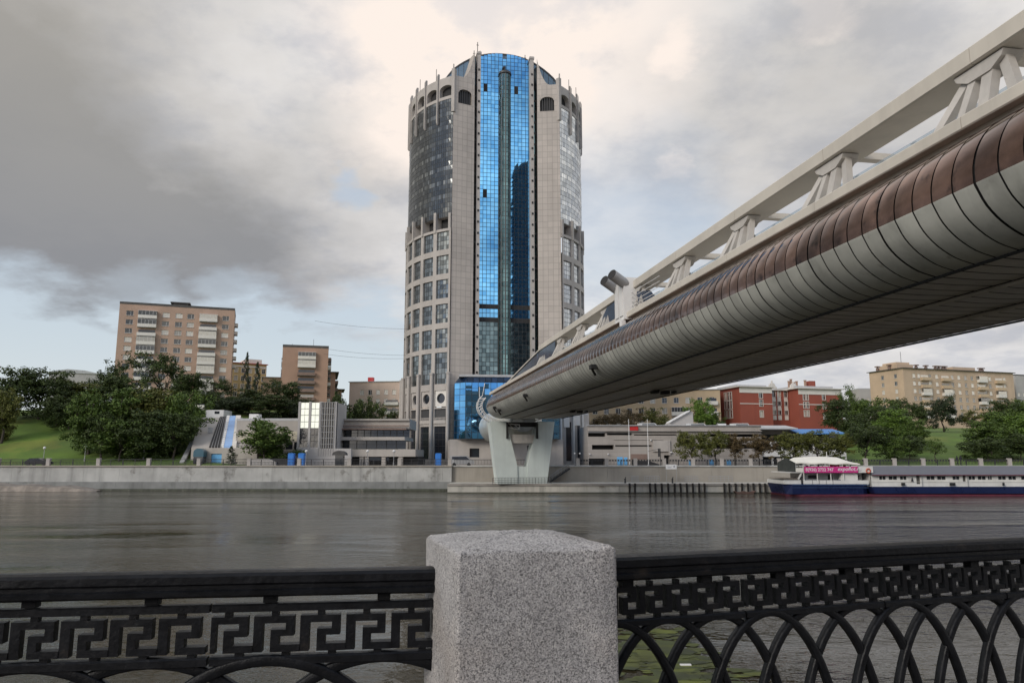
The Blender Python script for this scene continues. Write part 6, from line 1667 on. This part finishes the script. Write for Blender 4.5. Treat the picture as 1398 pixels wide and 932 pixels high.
# ================================================================ sky, sun, camera
w = bpy.data.worlds.new('World'); SC.world = w; w.use_nodes = True
nt = w.node_tree; g = G(nt)
bg = nt.nodes['Background']; bg.inputs['Strength'].default_value = .1
SUN = Vector((-.62, -.66, .48)).normalized()
sky = g.n('ShaderNodeTexSky', sky_type='NISHITA', sun_disc=False, sun_elevation=math.asin(SUN.z), sun_rotation=math.atan2(SUN.x, SUN.y))
D = nt.nodes.new('ShaderNodeTexCoord').outputs['Generated']
sx = g.n('ShaderNodeSeparateXYZ', {0: D}); dz = sx.outputs[2]
# cloud-sheet coordinates: project the direction onto a flat layer overhead
dn = g.m('ADD', g.m('MAXIMUM', dz, 0.0), .22)
sheet = g.n('ShaderNodeCombineXYZ', {0: g.m('DIVIDE', sx.outputs[0], dn), 1: g.m('DIVIDE', sx.outputs[1], dn), 2: 0.0}).outputs[0]
fbm = g.noise(sheet, 1.5, 9, .56)
fbm2 = g.noise(g.vm('ADD', sheet, (7.3, 2.1, 4.0)), 2.3, 10, .58)
fbm3 = g.noise(g.vm('ADD', sheet, (3.3, 5.2, 8.0)), 3.6, 11, .60)
soft = g.noise(g.vm('ADD', sheet, (1.3, 9.1, 2.0)), .8, 5, .5)
wv = g.vm('SUBTRACT', g.noise(sheet, 1.7, 7, .56, 'Color'), (.5, .5, .5))
DW = g.vm('NORMALIZE', g.vm('ADD', D, g.vm('SCALE', wv, scale=.30)))
wv2 = g.vm('SUBTRACT', g.noise(sheet, 3.5, 7, .6, 'Color'), (.5, .5, .5))
DW2 = g.vm('NORMALIZE', g.vm('ADD', D, g.vm('SCALE', wv2, scale=.14)))
dws = g.n('ShaderNodeSeparateXYZ', {0: DW})
def blob(px, py, r0, r1, amp=1.0, vec=None, dirv=None):
    c = dirv or ray(px, py).normalized()
    d = g.vm('DOT_PRODUCT', vec or DW, tuple(c), out=1)
    return g.ss(d, math.cos(R(r1)), math.cos(R(r0)), 0.0, amp)
def add(*xs):
    o = xs[0]
    for x in xs[1:]: o = g.m('ADD', o, x)
    return o
# darkness of the cloud underside: heavy on the left, thinning towards the tower
left = g.ss(dws.outputs[0], -.08, -.50)
dark = add(g.m('MULTIPLY', left, .88), blob(110, 310, 2, 15, .34), blob(470, 330, 2, 13, .30), blob(520, 170, 1, 10, .16), blob(330, 390, 1, 10, .22), blob(300, 40, 2, 12, -.10), blob(380, 250, 1, 8, -.12))
dark = g.m('ADD', dark, g.m('MULTIPLY', g.m('SUBTRACT', fbm2, .5), .85))
dark = g.m('ADD', dark, add(blob(1010, 190, 3, 17, .20), blob(1290, 90, 3, 15, .15), blob(1180, 330, 2, 16, .10), g.ss(sx.outputs[0], .02, .3, 0, .2)))
dark = g.m('ADD', dark, g.m('MULTIPLY', g.m('SUBTRACT', fbm3, .5), .38))
dark = g.m('MINIMUM', g.m('MAXIMUM', dark, 0.0), 1.1)
# bright peach glow where the low sun lights the cloud from behind
glow = add(blob(620, -20, 3, 14, .9), blob(640, 90, 2, 10, .4), blob(830, 50, 1, 9, .55, DW2), blob(1135, 20, .3, 2.4, .5, DW2), blob(925, 70, .3, 2.2, .5, DW2), blob(928, 228, .1, 1.3, .5, DW2), blob(545, 130, 1, 8, .3))
glow = g.m('MINIMUM', g.m('MULTIPLY', glow, g.ss(fbm3, .36, .58, .45, 1.1)), 1.0)
# holes in the cloud: a pale clear band low on the left and a few small openings
low = g.ss(g.m('ADD', dz, g.m('MULTIPLY', g.m('SUBTRACT', fbm, .5), .34)), .225, .16)
low = g.m('MULTIPLY', low, g.ss(sx.outputs[0], .02, -.14))
fine = g.m('ADD', 1.0, g.m('MULTIPLY', g.m('SUBTRACT', fbm2, .5), 2.2))
small = add(blob(486, 266, .3, 1.9, .6, DW2), blob(325, 425, .4, 4, .5, DW2), blob(190, 400, .4, 3.5, .4, DW2))
thin = g.m('MULTIPLY', add(blob(860, 300, 1, 8, .3), blob(830, 400, 2, 10, .45), blob(1000, 420, 2, 9, .25)), fine)
gapf = g.m('MINIMUM', g.m('ADD', low, g.m('ADD', g.m('MULTIPLY', small, fine), g.m('MULTIPLY', thin, .8))), 1.0)
gapf = g.m('MAXIMUM', gapf, 0.0)
# behind and beside the camera: broken cloud with blue between
sback = g.ss(sx.outputs[1], .25, -.25)
gb = g.ss(g.m('ADD', fbm, g.m('MULTIPLY', soft, .6)), .68, .86, 0, .9)
gb = g.m('MULTIPLY', gb, g.m('SUBTRACT', 1.0, blob(0, 0, 6, 16, .9, DW, Vector((.31, -.94, .27)).normalized())))
gap = g.m('MAXIMUM', g.m('MULTIPLY', gapf, g.m('SUBTRACT', 1.0, sback)), g.m('MULTIPLY', gb, sback))
S = 9.0
def sc(c): return tuple(v * S for v in c)
light = g.mix(g.ss(fbm3, .36, .60), sc((.61, .62, .665)), sc((.90, .875, .86)))
light = g.mix(sback, light, g.mix(g.ss(fbm2, .35, .65), sc((.50, .52, .56)), sc((1.55, 1.46, 1.34))))
deep = g.mix(g.ss(dz, .14, .5), sc((.24, .25, .275)), sc((.34, .325, .30)))
cloud = g.mix(g.m('MULTIPLY', g.m('MULTIPLY', dark, g.m('SUBTRACT', 1.0, sback)), .87), light, deep)
cloud = g.mix(glow, cloud, sc((.96, .855, .78)))
skyc = g.mix(1.0, sky.outputs[0], (1.0, 1.0, 1.0), 'MULTIPLY')
haze = g.mix(g.ss(dz, .04, .5), sc((.64, .71, .75)), sc((.46, .57, .73)))
clear = g.mix(.85, skyc, haze)
clear = g.mix(g.m('MULTIPLY', sback, .75), clear, sc((.20, .34, .62)))
allc = g.mix(gap, cloud, clear)
# pale band just over the horizon on the right
allc = g.mix(g.m('MULTIPLY', g.ss(dz, .16, .0), .45), allc, sc((.74, .75, .77)))
# bright sky patches added behind the camera for glints on glass and water
for dv_, r0_, r1_, cl_ in (((-.30, -.95, .07), 2, 8, (2.7, 2.4, 2.0)), ((.90, -.42, .09), 2, 10, (2.2, 2.0, 1.7))):
    allc = g.mix(blob(0, 0, r0_, r1_, 1.0, DW2, Vector(dv_).normalized()), allc, sc(cl_))
nt.links.new(allc, bg.inputs['Color'])
sd = bpy.data.lights.new('sun', 'SUN'); sd.energy = 1.5; sd.angle = R(22); sd.color = (1, .93, .84)
so = bpy.data.objects.new('sun', sd); COL.objects.link(so)
so.rotation_euler = (-SUN).to_track_quat('-Z', 'Y').to_euler()
cd = bpy.data.cameras.new('camera'); co = bpy.data.objects.new('camera', cd); COL.objects.link(co)
co.location = (0, 0, EYE); co.rotation_euler = (math.pi / 2 + PIT, 0, 0)
cd.sensor_width = 36; cd.lens = 36 * F / 1398; cd.clip_start = .05; cd.clip_end = 12000
SC.camera = co
vs = SC.view_settings; vs.view_transform = 'Standard'; vs.look = 'None'; vs.exposure = .2; vs.gamma = 1
SC.render.film_transparent = False
SC.cycles.max_bounces = 6; SC.cycles.glossy_bounces = 4; SC.cycles.diffuse_bounces = 2; SC.cycles.transmission_bounces = 4; SC.cycles.transparent_max_bounces = 6
SC.cycles.caustics_reflective = True; SC.cycles.blur_glossy = 1.0; SC.cycles.sample_clamp_indirect = 6; SC.cycles.caustics_refractive = False
SC.cycles.use_denoising = True
